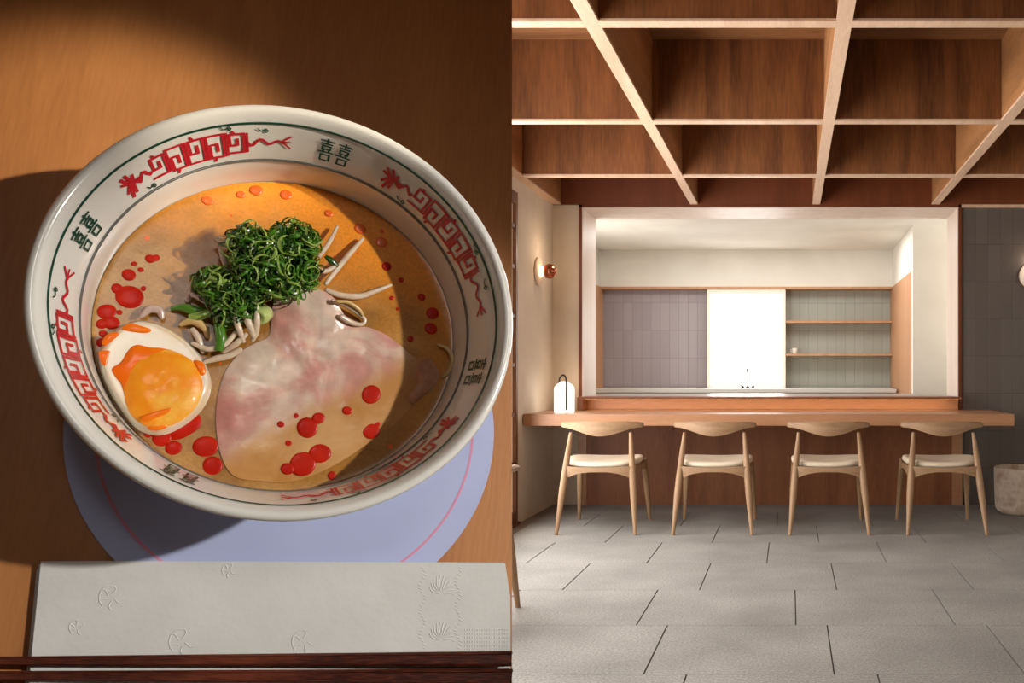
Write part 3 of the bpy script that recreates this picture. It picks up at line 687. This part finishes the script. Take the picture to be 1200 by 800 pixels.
# --- pork slice
meat_pix = [(316,392),(319,360),(333,341),(352,337),(372,342),(390,352),(400,366),(412,381),(432,384),(452,392),(470,405),(486,418),(502,419),(512,430),(516,440),(508,455),(495,466),(480,478),(468,492),(452,505),(430,520),(400,540),(368,556),(335,566),(300,571),(274,568),(264,545),(256,520),(253,490),(256,462),(264,436),(280,414),(298,402)]
MC = (375,455)
def meat_z(r, p):
    k = 1-r**5
    up = max(0, (p.y-.0)/.03)                      # the far lobe leans on the toppings
    w = noise.noise(Vector((p.x*140, p.y*140, 0)))*.0009 + noise.noise(Vector((p.x*420, p.y*420, 3)))*.0003
    lowr = max(0, min(1, (p.x-p.y*1.2-.018)/.03))
    return ZS + .0005 + k*(.0030 - .0016*lowr + w*(1-.6*lowr)) + .010*min(1.3, up)**1.5
def meatmat():
    m, nt, bs = newmat('pink pork slice')
    tc = N(nt,'ShaderNodeTexCoord')
    no = N(nt,'ShaderNodeTexNoise'); no.inputs['Scale'].default_value = 34; no.inputs['Detail'].default_value = 5; no.inputs['Distortion'].default_value = .8
    nt.links.new(tc.outputs['Object'], no.inputs['Vector'])
    r1 = ramp(nt, [(.34, rgb(202,140,128)), (.44, rgb(212,160,146)), (.52, rgb(222,192,174)), (.66, rgb(234,216,198))]); nt.links.new(no.outputs['Fac'], r1.inputs['Fac'])
    n2 = N(nt,'ShaderNodeTexNoise'); n2.inputs['Scale'].default_value = 140; n2.inputs['Detail'].default_value = 5; nt.links.new(tc.outputs['Object'], n2.inputs['Vector'])
    mr = N(nt,'ShaderNodeMapRange'); mr.inputs['From Min'].default_value=.3; mr.inputs['From Max'].default_value=.7; mr.inputs['To Min'].default_value=.84; mr.inputs['To Max'].default_value=1.14
    nt.links.new(n2.outputs['Fac'], mr.inputs['Value'])
    sc = N(nt,'ShaderNodeVectorMath', operation='SCALE'); nt.links.new(r1.outputs['Color'], sc.inputs[0]); nt.links.new(mr.outputs['Result'], sc.inputs['Scale'])
    # broth that has run over the lower right half
    dot = N(nt,'ShaderNodeVectorMath', operation='DOT_PRODUCT'); dot.inputs[1].default_value = (.62,-.78,0); nt.links.new(tc.outputs['Object'], dot.inputs[0])
    mr2 = N(nt,'ShaderNodeMapRange'); mr2.inputs['From Min'].default_value=.000; mr2.inputs['From Max'].default_value=.012; mr2.inputs['To Max'].default_value=.93; mr2.interpolation_type='SMOOTHSTEP'
    ad = N(nt,'ShaderNodeMath', operation='MULTIPLY_ADD'); ad.inputs[1].default_value = .02; nt.links.new(no.outputs['Fac'], ad.inputs[0]); nt.links.new(dot.outputs['Value'], ad.inputs[2])
    sb = N(nt,'ShaderNodeMath', operation='SUBTRACT'); sb.inputs[1].default_value = .01; nt.links.new(ad.outputs[0], sb.inputs[0]); nt.links.new(sb.outputs[0], mr2.inputs['Value'])
    mx = N(nt,'ShaderNodeMix', data_type='RGBA'); nt.links.new(mr2.outputs['Result'], mx.inputs['Factor']); nt.links.new(sc.outputs['Vector'], mx.inputs['A'])
    r3 = ramp(nt, [(.35, rgb(190,134,66)), (.65, rgb(214,164,104))]); nt.links.new(no.outputs['Fac'], r3.inputs['Fac']); nt.links.new(r3.outputs['Color'], mx.inputs['B'])
    nt.links.new(mx.outputs['Result'], bs.inputs['Base Color'])
    bs.inputs['Roughness'].default_value = .22; bs.inputs['Subsurface Weight'].default_value = .2; bs.inputs['Subsurface Radius'].default_value = (.004,.002,.001)
    b = N(nt,'ShaderNodeBump'); b.inputs['Strength'].default_value = .5; b.inputs['Distance'].default_value = .0006
    nt.links.new(n2.outputs['Fac'], b.inputs['Height']); nt.links.new(b.outputs['Normal'], bs.inputs['Normal'])
    return m
MO = L(MC[0], MC[1], ZS+.0003)
m = MB(); blob(m, meat_pix, MC, ZS+.001, meat_z, ZS+.0003, 22, 5)
pork = empty('pork_slice', 'thin pink pork slice half covered by broth beside the egg', 'meat', MO, 0, None, FR)
m.build('meat', meatmat(), pork, origin=MO, smooth=True, sharp=80)
m = MB(); fold = mottled('folded pork edge', [rgb(176,122,92), rgb(206,160,132)], 120, .3, .4, bscale=500, sss=.2)
blob(m, [(488,430),(496,421),(505,421),(512,432),(515,443),(506,454),(494,463),(484,472),(480,462),(490,452),(488,440)], (499,443), ZS+.004, lambda r, p: ZS+.0042+.0022*(1-r**2)+noise.noise(p*500)*.0006, ZS+.0008, 8, 5)
m.build('folded_edge', fold, pork, origin=MO, smooth=True, sharp=80)

# --- egg half
EO = L(181, 441, ZS+.0003)
egg = empty('boiled_egg_half', 'soft boiled egg half with runny orange yolk at left of the bowl', 'egg', EO, 0, None, FR)
egg_pix = [(111,432),(116,408),(131,387),(152,374),(172,373),(196,381),(220,397),(238,418),(247,440),(247,458),(238,477),(221,493),(200,505),(180,508),(158,499),(138,482),(120,460)]
HE = ZS+.0062
def egg_z(r, p): return HE - .0052*max(0, r-.90)**1.3/.1**1.3 - .0004*(1-r)
CL[0] = .0698; m = MB(); blob(m, egg_pix, (181,441), HE-.001, egg_z, ZS+.0003, 18, 6); m.build('egg_white', TM['eggwhite'], egg, origin=EO, smooth=True, sharp=80)
m = MB(); yc = (191,455)
blob(m, [(145,455),(148,438),(158,423),(173,413),(192,409),(212,414),(228,425),(236,441),(237,458),(230,476),(216,490),(198,499),(178,501),(160,492),(149,476)], yc, HE+.001, lambda r, p: HE+.0002+.0022*(1-r**4)+noise.noise(p*250)*.0003, HE-.0008, 14, 5)
m.build('yolk', TM['yolk'], egg, origin=EO, smooth=True, sharp=80)
def smear(pix, c, h=.0004, nm='runny_yolk', mt='runny', base=None):
    m = MB(); b = HE if base is None else base
    blob(m, pix, c, b, lambda r, p: b+.0002+h*(1-r**3), b-.0008, 6, 5); m.build(nm, TM[mt], egg, origin=EO, smooth=True, sharp=80)
smear([(131,432),(142,424),(150,411),(160,404),(176,407),(190,408),(204,412),(188,416),(170,420),(158,430),(150,444),(146,460),(142,450),(136,442)], (156,424), .0009)
smear([(143,384),(152,379),(163,381),(177,386),(172,390),(158,389),(147,387)], (158,385))
smear([(119,402),(124,393),(133,389),(140,391),(134,397),(124,404)], (129,396))
smear([(116,412),(128,411),(128,416),(124,428),(118,424)], (122,418))
smear([(174,497),(186,494),(197,499),(186,504),(174,503)], (185,500), .0006, base=HE-.0001)
smear([(227,422),(238,425),(241,436),(236,440),(230,432)], (234,431), .0006)
smear([(167,488),(182,482),(200,478),(196,484),(180,490),(168,493)], (183,485), .0004, base=HE+.0022)

CL[0] = .0685
# --- chili oil drops floating on the broth (and on the wet slice)
def inside(p, poly):
    c = False; j = len(poly)-1
    for i in range(len(poly)):
        if (poly[i][1] > p[1]) != (poly[j][1] > p[1]) and p[0] < (poly[j][0]-poly[i][0])*(p[1]-poly[i][1])/(poly[j][1]-poly[i][1])+poly[i][0]: c = not c
        j = i
    return c
drops = [(152,348,14),(137,338,6),(151,322,7),(115,364,9),(127,369,6),(110,379,6),(130,378,8),(109,402,6),(121,391,4),(140,366,3),(168,338,3),(182,519,10),(198,530,8.5),(171,511,4),(241,523,12.5),(246,551,10.5),(360,501,12.5),(373,490,7.5),(347,487,3),(338,519,3.5),(329,497,4),(355,543,14.5),(375,531,12),(337,549,7),(389,557,5),(435,462,12),(407,481,5.5),(435,505,10),(443,497,3),(453,312,6),(470,328,3.5),(481,397,4),(494,348,5),(507,367,8),(505,385,8),(459,349,3),(176,303,5),(183,302,4),(165,316,3),(157,309,3),(466,362,2.5),(300,223,7),(335,228,7),(243,235,6),(282,228,5),(422,268,7),(447,284,7),(385,250,5)]
for i, (x, y, r) in enumerate(drops):
    z = ZS; q = L(x, y, ZS)
    if inside((x, y), meat_pix):
        # height of the slice under the drop
        O = outline(meat_pix, ZS+.001, 5); C_ = L(MC[0], MC[1], ZS+.001); d = Vector((q.x-C_.x, q.y-C_.y)); best = 1e9
        for p in O:
            e = Vector((p.x-C_.x, p.y-C_.y)); an = abs(d.angle(e, 3)) if d.length > 1e-6 else 0
            if an < best: best = an; rad = e.length
        z = meat_z(min(1, d.length/rad), q); onmeat = True
    else: onmeat = False
    q = L(x, y, z); R = r/2870*1.03; q = clampr(q, .0695-R*1.1); n = 22; m = MB()
    ph = random.random()*6; sx = 1+random.uniform(-.08,.08)
    rr = [(0,.0004),(.5,.00038),(.82,.0003),(.96,.00016),(1,.0),(.97,-.0003)]; par, po = soup, os_
    vs = []; fs = []
    for k in range(n):
        an = 2*PI*k/n; w_ = 1+.04*math.sin(2*an+ph)
        for a, b_ in rr: vs.append((q.x+R*a*w_*sx*math.cos(an), q.y+R*a*w_*math.sin(an), z+b_*(1 if r > 4 else .6)+.0001))
    K = len(rr)
    for k in range(n):
        for j in range(K-1): fs.append([k*K+j, ((k+1)%n)*K+j, ((k+1)%n)*K+j+1, k*K+j+1])
    m.add(vs, fs); m.build('oil_drop', TM['oil2'] if y < 290 and x > 200 else TM['oil'], pork if onmeat else soup, origin=MO if onmeat else os_, smooth=True, sharp=80)
m = MB()
def flat(pix, c, nm='oil_drop', mt='oil', h=.0006):
    m = MB(); blob(m, pix, c, ZS, lambda r, p: ZS+.0001+h*(1-r**3), ZS-.0003, 6, 5); m.build(nm, TM[mt], soup, origin=os_, smooth=True, sharp=80)
flat([(197,508),(204,500),(218,493),(228,486),(235,488),(235,499),(226,507),(212,514),(201,515)], (215,502))

# --- toppings
def mound(name, label, cat, specs, org, mats):
    m = MB()
    for (cx, cy, h, rx, ry, rz, cnt, curl) in specs:
        c = L(cx, cy, h)
        for i in range(cnt):
            hero = i < cnt*.18
            while True:
                d = Vector((random.uniform(-1,1), random.uniform(-1,1), random.uniform(-.55,1)))
                if (.9 if hero else .35) < d.length < 1 and not (hero and d.z < -.1): break
            p = c + Vector((d.x*rx, d.y*ry, d.z*rz))
            m.cur = random.choices([0,1,2], [2,4,4] if hero else [6,5,1])[0]
            ax = (d.normalized()*.9 + Vector((random.gauss(0,.6), random.gauss(0,.6), random.gauss(0,.6)+.3))).normalized()
            u = ax.orthogonal().normalized(); u.rotate(Matrix.Rotation(random.random()*6.28, 3, ax)); v = ax.cross(u)
            pts = []
            if hero or random.random() < curl:
                R = random.uniform(.0028,.0046) if hero else random.uniform(.0014,.0034); tn = random.uniform(1.0,1.7) if hero else random.uniform(.8,1.7); k = int(13*tn)+4; gr = random.uniform(-.5,.2); el = random.uniform(.65,1)
                for q in range(k+1):
                    a = q/k; an = a*tn*2*PI; r = R*(1+gr*a)
                    pts.append(p + u*r*math.cos(an) + v*r*el*math.sin(an) + ax*(a-.5)*random.uniform(.0008,.0012)*1.6)
            else:
                ln = random.uniform(.005,.011); bd = random.uniform(-.004,.004)
                for q in range(9):
                    a = q/8-.5; pts.append(p + u*ln*a + v*bd*(a*a*4) + ax*.0007*math.sin(q))
            lim = ZS+.0006
            pts = [Vector((a.x, a.y, max(a.z, lim))) for a in pts]
            m.tube(pts, random.uniform(.00040,.00058), 4, flat=(.4,1.15), up=tuple(ax) if abs(ax.dot((pts[1]-pts[0]).normalized())) < .95 else None)
    o = m.build(name, mats, None, origin=org, frame=FR, smooth=True, sharp=50); o['kind'] = 'stuff'
    return tag(o, label, cat)
G3 = [TM['sc1'], TM['sc2'], TM['sc3']]
mound('scallion_curls', 'tall heap of curled shredded green scallion in the bowl centre', 'scallion', [(324,312,.045,.0160,.0145,.0100,520,.88),(292,287,.046,.0085,.008,.007,90,.8),(345,283,.049,.0095,.008,.007,130,.9)], L(322,300,ZS), G3)
mound('scallion_shreds', 'looser green scallion shreds left of and below the curled heap', 'scallion', [(262,338,.040,.009,.009,.006,120,.35),(268,366,.038,.006,.006,.005,50,.3),(240,332,.036,.004,.005,.003,25,.3),(283,350,.042,.007,.009,.006,90,.5)], L(260,350,ZS), G3)

def worm(name, label, cat, pix, rad, mat, group=None, flat=None, hs=None, seg=10):
    """pix: list of (x, y, height above the broth)"""
    P = [L(x, y, ZS+h) for x, y, h in pix]; o0 = P[0].copy()
    rows = smooth_path([(p.x,p.y,p.z,r) for p, r in zip(P, rad if hasattr(rad,'__len__') else [rad]*len(P))], 6)
    m = MB(); m.tube([r[:3] for r in rows], [r[3] for r in rows], seg, flat=flat)
    # rounded ends
    for r in (rows[0], rows[-1]):
        m.lathe([(0,-r[3]*.96),(r[3]*.6,-r[3]*.75),(r[3]*.93,-r[3]*.25),(r[3]*.93,r[3]*.25),(r[3]*.6,r[3]*.75),(0,r[3]*.96)], 10, r[:3]) if flat is None else None
    o = m.build(name, mat, None, origin=o0, frame=FR, smooth=True, sharp=70)
    return tag(o, label, cat, group)
S_ = .0012; GS = 'bean sprouts in the bowl'
worm('bean_sprout', 'pale bean sprout lying level just right of the scallion heap', 'bean sprout', [(383,340,.004),(400,346,.0035),(422,347,.003),(440,341,.0025),(458,334,.002)], [.0012,.0014,.0014,.0012,.0007], TM['sprout'], GS)
worm('bean_sprout', 'bean sprout pointing up and right from behind the scallion heap', 'bean sprout', [(382,332,.006),(395,315,.005),(410,297,.004),(425,280,.003)], [.0010,.0013,.0012,.0008], TM['sprout'], GS)
worm('bean_sprout', 'faint bean sprout rising steeply behind right edge of scallion', 'bean sprout', [(374,300,.008),(385,285,.006),(395,266,.004)], [.0010,.0011,.0007], TM['sprout'], GS)
worm('bean_sprout', 'looped bean sprout right of the pork slice top', 'bean sprout', [(390,352,.007),(404,357,.005),(418,366,.004),(427,374,.003),(424,380,.003),(412,378,.0035),(400,371,.005)], [.0008,.0010,.0010,.0010,.0009,.0013,.0014], TM['sprout'], GS)
worm('bean_sprout', 'stubby white bean sprout end at upper left of the scallion heap', 'bean sprout', [(254,280,.008),(264,283,.009),(276,286,.010)], [.0013,.0015,.0013], TM['sprout'], GS)
worm('bean_sprout', 'bean sprout standing upright at left of the scallion heap', 'bean sprout', [(268,318,.008),(262,303,.009),(258,291,.008)], [.001,.0012,.0008], TM['onion'], GS)
worm('bean_sprout', 'lower of two bean sprouts lying right beside the egg', 'bean sprout', [(240,424,.004),(254,420,.004),(268,417,.004),(281,410,.005)], [.0009,.0014,.0014,.0012], TM['sprout'], GS)
worm('bean_sprout', 'upper of two bean sprouts lying right beside the egg', 'bean sprout', [(226,402,.004),(244,409,.0045),(262,404,.006),(276,390,.007)], [.0009,.0012,.0012,.0010], TM['sprout'], GS)
worm('bean_sprout', 'bean sprout hanging from the scallion onto left edge of the pork', 'bean sprout', [(275,372,.010),(280,385,.009),(285,400,.007)], [.0011,.0013,.0009], TM['sprout'], GS)
worm('bean_sprout', 'bean sprout just left of the pale scallion chunk', 'bean sprout', [(286,366,.011),(292,380,.010),(297,394,.008)], [.0012,.0014,.0010], TM['sprout'], GS)
worm('bean_sprout', 'short bean sprout tucked under right side of the heap', 'bean sprout', [(368,312,.011),(380,318,.009),(392,312,.008)], [.0009,.0011,.0008], TM['sprout'], GS)
worm('bean_sprout', 'purplish sprout piece at far left of the toppings', 'bean sprout', [(220,352,.002),(226,338,.003),(231,325,.003)], [.0012,.0015,.0010], TM['onion'], GS)
worm('bean_sprout', 'sprout piece between the green leaf tip and the shreds', 'bean sprout', [(226,345,.004),(240,352,.005),(252,362,.005)], [.0012,.0014,.0010], TM['onion'], GS)
worm('onion_piece', 'small pale onion piece touching the top of the egg', 'onion', [(166,370,.0036),(176,362,.003),(187,364,.0025),(190,372,.0025)], [.0010,.0017,.0017,.0010], TM['onion'])
worm('onion_piece', 'brownish onion piece under the shreds near the egg', 'onion', [(212,380,.002),(226,376,.003),(240,384,.003),(243,394,.002)], [.0010,.0018,.0016,.001], TM['noodle'])
worm('noodle', 'yellow noodle end poking out at right edge of the broth', 'noodle', [(514,404,.0014),(525,409,.002),(530,422,.002),(525,436,.0014),(519,441,.0012)], [.0007,.0010,.0011,.0010,.0007], TM['noodle'])
worm('noodle', 'yellow curved strand above the looped sprout beside the pork', 'noodle', [(395,353,.0085),(408,354,.0075),(420,362,.006),(425,369,.005)], [.0007,.0009,.0009,.0006], TM['noodle'])
worm('scallion_leaf', 'green scallion leaf tip pointing left into the broth', 'scallion', [(200,362,.0022),(212,360,.003),(226,363,.004),(242,366,.004)], [.0005,.0016,.0021,.0016], TM['sc2'], None, flat=(1,.6))
worm('scallion_leaf', 'pale green scallion piece beside the left pointing leaf tip', 'scallion', [(222,372,.0035),(234,370,.005),(246,366,.0055)], [.0016,.0019,.0014], TM['sc3'], None, flat=(1,.6))
worm('scallion_leaf', 'green scallion stalk standing below the shreds above the egg', 'scallion', [(256,380,.007),(259,396,.007),(256,411,.006)], [.0017,.0021,.0016], TM['sc2'], None, flat=(1,.6))
worm('scallion_leaf', 'small dark green oval leaf right of the scallion heap', 'scallion', [(381,300,.009),(388,305,.009),(396,312,.008)], [.0007,.0015,.0008], TM['sc1'], None, flat=(1,.5))
for a, lb in (([(262,412,.004),(275,404,.006),(288,392,.008)], 'bean sprout leaning from the broth up towards the pale scallion chunk'),
              ([(300,352,.010),(301,370,.010),(300,388,.008),(296,398,.006)], 'bean sprout tip right behind the pale scallion chunk'),
              ([(238,412,.002),(232,396,.003),(226,386,.003)], 'dull bean sprout piece between egg and green stalk'),
              ([(243,352,.006),(252,344,.007),(262,348,.008)], 'short pinkish sprout among the looser green shreds')):
    worm('bean_sprout', lb, 'bean sprout', a, [.0009]+[.0013]*(len(a)-2)+[.0010], TM['sprout'], GS)
c0 = L(307,369,ZS+.0065)
m = MB(); m.lathe([(0,-.005),(.0028,-.0048),(.0036,-.003),(.0038,0),(.0036,.0034),(.0030,.0043),(.0022,.0046),(.0012,.0038),(0,.0036)], 24)
R_ = Matrix.Rotation(.7, 3, Vector((1,-.6,0)).normalized()); m.v = [R_ @ v + c0 for v in m.v]
tag(m.build('scallion_chunk', TM['sc4'], None, origin=c0-Vector((0,0,.0045)), frame=FR, smooth=True, sharp=60), 'thick pale yellow green scallion chunk below the curled heap', 'scallion')

# --- napkin and chopsticks
H = .0034
m = MB()
def sheet(pix, z0, z1):
    P = [L(x, y, z1) for x, y in pix]; m.prism([(p.x, p.y) for p in P], z0, z1)
def clipx(y, x=598.6): return (x, y)
sheet([(43,666),(592,662),(598,700),(599,880),(19,880),(33,768)], .0012, .0018)
sheet([(45,661),(592,660),(598,700),(599,880),(24,880),(35,768)], .0019, .0025)
sheet([(48,657.5),(120,657),(591,659),(594,672),(598,700),(599,880),(27,880),(37,768)], .0026, H)
# embossed sprays, flower band and dotted border
def emb(P, w=.00028): 
    q = [L(x, y, H+.0) for x, y in P]; m.tube([tuple(p) for p in smooth_path([tuple(p) for p in q], 5)], w, 6, flat=(1,.75))
for cx, cy, s, a in ((130,700,14,.3),(213,752,15,.2),(356,752,14,0),(268,668,8,.4),(90,735,9,1)):
    for k in range(5):
        an = a+k*1.15; emb([(cx+s*.3*math.cos(an), cy+s*.3*math.sin(an)), (cx+s*.8*math.cos(an+.35), cy+s*.75*math.sin(an+.35)), (cx+s*1.1*math.cos(an+.1), cy+s*1.05*math.sin(an+.1))], .0003)
    emb([(cx+s*math.cos(t_), cy+s*math.sin(t_)) for t_ in (2.4,3.0,3.7,4.4,5.1)], .0003)
for k in range(26):
    y = 664+k*4.1; 
    if y > 762: break
    for xx in (495+3*math.sin(k*.9), 537+3*math.sin(k*.9+1)): emb([(xx-2, y), (xx+1.5, y+1.6)], .0003)
for cy in (688, 742):
    for k in range(11):
        an = -2.9+k*.28; emb([(517+3*math.cos(an), cy+8+3*math.sin(an)), (517+11*math.cos(an), cy+8+13*math.sin(an)), (517+15*math.cos(an+.15), cy+8+22*math.sin(an+.15))], .0003)
for r_ in range(6):
    for c_ in range(19):
        x, y = 545+c_*2.9, 737+r_*4.6
        emb([(x, y), (x+.2, y+2)], .00026)
nap = m.build('paper_napkin', TM['napkin'], None, origin=L(320,760,.0012), frame=FR, smooth=True, sharp=40)
tag(nap, 'folded white embossed paper napkin below the bowl', 'napkin')
def stick(a, b, label):
    # a, b: (x, ytop, ybottom) at the tip and thick ends
    h0 = H+.0004
    wa, wb_ = [(L(p[0], p[2], h0)-L(p[0], p[1], h0)).length for p in (a, b)]
    P0_, P1_ = [L(p[0], (p[1]+p[2])/2, h0) for p in (a, b)]
    P0_.z = h0+wa*.5; P1_.z = h0+wb_*.5
    d = (P1_-P0_); x = d.normalized(); y = Vector((-x.y, x.x, 0)).normalized(); ln = d.length
    m = MB(); n = 10; vs = []; fs = []
    ext = .04   # the tip reaches past the left picture edge
    for i in range(n+1):
        s = -ext + (ln+ext)*i/n; k = s/ln; w = max(.0022, wa+(wb_-wa)*k)/2; r = w*.35
        for (cy, cz) in ((1,1),(-1,1),(-1,-1),(1,-1)):
            for (ay, az) in (((w-r),w),(w,(w-r))) if cy*cz > 0 else ((w,(w-r)),((w-r),w)):
                p = P0_ + x*s + y*cy*ay; zc = P0_.z+(P1_.z-P0_.z)*k
                vs.append(Vector((p.x, p.y, zc + cz*az)))
    K = 8
    for i in range(n):
        for k in range(K): fs.append([i*K+k, i*K+(k+1)%K, (i+1)*K+(k+1)%K, (i+1)*K+k])
    fs.append(list(range(K))); fs.append([n*K+k for k in range(K)])
    Mx = Matrix((( x.x, y.x, 0),(x.y, y.y, 0),(0,0,1))); 
    o0 = P0_.copy(); o0.z = h0
    m.add(vs, fs)
    inv = Mx.inverted(); m.v = [inv @ (v-o0) for v in m.v]
    fr_ = FR @ Matrix.Translation(o0) @ Mx.to_4x4()
    o = m.build('chopstick', TM['stick'], None, frame=fr_, smooth=True, sharp=30)
    tag(o, label, 'chopstick', 'chopsticks on the napkin')
stick((0,769,779), (595.5,762.5,780), 'dark rosewood chopstick on the napkin, nearer to the bowl')
stick((0,786,796), (595.5,783,802), 'dark rosewood chopstick along the bottom picture edge, farther from the bowl')

# ------------------------------------------------------------------ light
def area(name, loc, rot, sx, sy, e, col=(1,1,1)):
    l = bpy.data.lights.new(name, 'AREA'); l.shape = 'RECTANGLE'; l.size = sx; l.size_y = sy; l.energy = e; l.color = col
    o = bpy.data.objects.new(name, l); COL.objects.link(o); o.location = loc; o.rotation_euler = rot; return o
# daylight coming in through the paper screens on the left
area('daylight_screens', (XL+.06, 4.1, 1.25), (0, -PI/2, 0), 1.9, 4.4, 165, (1, .97, .94))
# weak fill panel added in front of the closed right wall
area('fill_right', (XR_ROOM-.06, 3.6, 1.3), (0, PI/2, 0), 1.8, 4.5, 12, (1, .96, .91))
area('kitchen_hidden_fill', (KX0+.06, 8.3, 1.7), (0, -PI/2-.35, 0), .9, .6, 14, (1, .98, .95))  # added fill hidden behind the left jamb, lifts the kitchen ceiling
area('kitchen_hidden_fill', (2.4, 8.1, 1.7), (0, PI/2+.35, 0), .9, .3, 12, (1, .98, .95))  # matching added fill, out of sight on the right
# unseen area light added under the kitchen ceiling to brighten the kitchen
area('kitchen_top_fill', (-.3, 8.8, ZK-.02), (0, 0, 0), 2.4, .8, 38, (1, .98, .95))
def pt(loc, e, col, r=.03):
    l = bpy.data.lights.new('lamp_light', 'POINT'); l.energy = e; l.color = col; l.shadow_soft_size = r
    o = bpy.data.objects.new('lamp_light', l); COL.objects.link(o); o.location = loc
pt((XL+.14+.06, 6.95, 1.92), 1.6, (1,.72,.48)); 
pt((lx+.06, 7.22, .98), .8, (1,.74,.5))
pt((1.905, YB-.10, 1.93), .9, (1,.78,.58))
area('ledge_light', (-.16, 7.262, .8318), (.5, 0, 0), 2.8, .02, 2.6, (1,.74,.46))
wd = bpy.data.worlds.new('world'); SC.world = wd; wd.use_nodes = True
wd.node_tree.nodes['Background'].inputs[0].default_value = (1,.97,.93,1); wd.node_tree.nodes['Background'].inputs[1].default_value = .15
SC.view_settings.view_transform = 'Standard'; SC.view_settings.look = 'None'; SC.view_settings.gamma = 1; SC.view_settings.exposure = 0
SC.view_settings.use_curve_mapping = False
# warm low sun patches on the table: narrow spots from the right, plus fill
def spot(name, aim, dist, e, ang, blend, col, rad=.012):
    l = bpy.data.lights.new(name, 'SPOT'); l.energy = e; l.color = col; l.spot_size = ang; l.spot_blend = blend; l.shadow_soft_size = rad
    d = (TU*.640+TV*.14+TN*.744).normalized(); p = FR @ aim
    o = bpy.data.objects.new(name, l); COL.objects.link(o); o.location = p + d*dist
    o.rotation_euler = (-d).to_track_quat('-Z', 'Y').to_euler()
spot('sun_spot', L(300,560,0), 1.6, 74, math.radians(11), .35, (1,.95,.87), .02)
spot('sun_patch', L(140,165,0), 1.6, 115, math.radians(4.7), .75, (1,.88,.7))
spot('sun_haze', L(470,140,0), 1.6, 4, math.radians(9), 1, (1,.92,.85), .1)  # weak added spot lifting the upper right of the table wood

# unseen spot added above the bowl to soften its rim shadow
l = bpy.data.lights.new('bowl_fill_spot', 'SPOT'); l.specular_factor = .35; l.energy = 12; l.color = (1,.95,.88); l.spot_size = math.radians(10.2); l.spot_blend = .5; l.shadow_soft_size = .16
o = bpy.data.objects.new('bowl_fill_spot', l); COL.objects.link(o); d = (TN*.93+TV*.25+TU*-.08).normalized()
o.location = FR @ Vector((.0,-.0,.04)) + d*1.2; o.rotation_euler = (-d).to_track_quat('-Z', 'Y').to_euler()
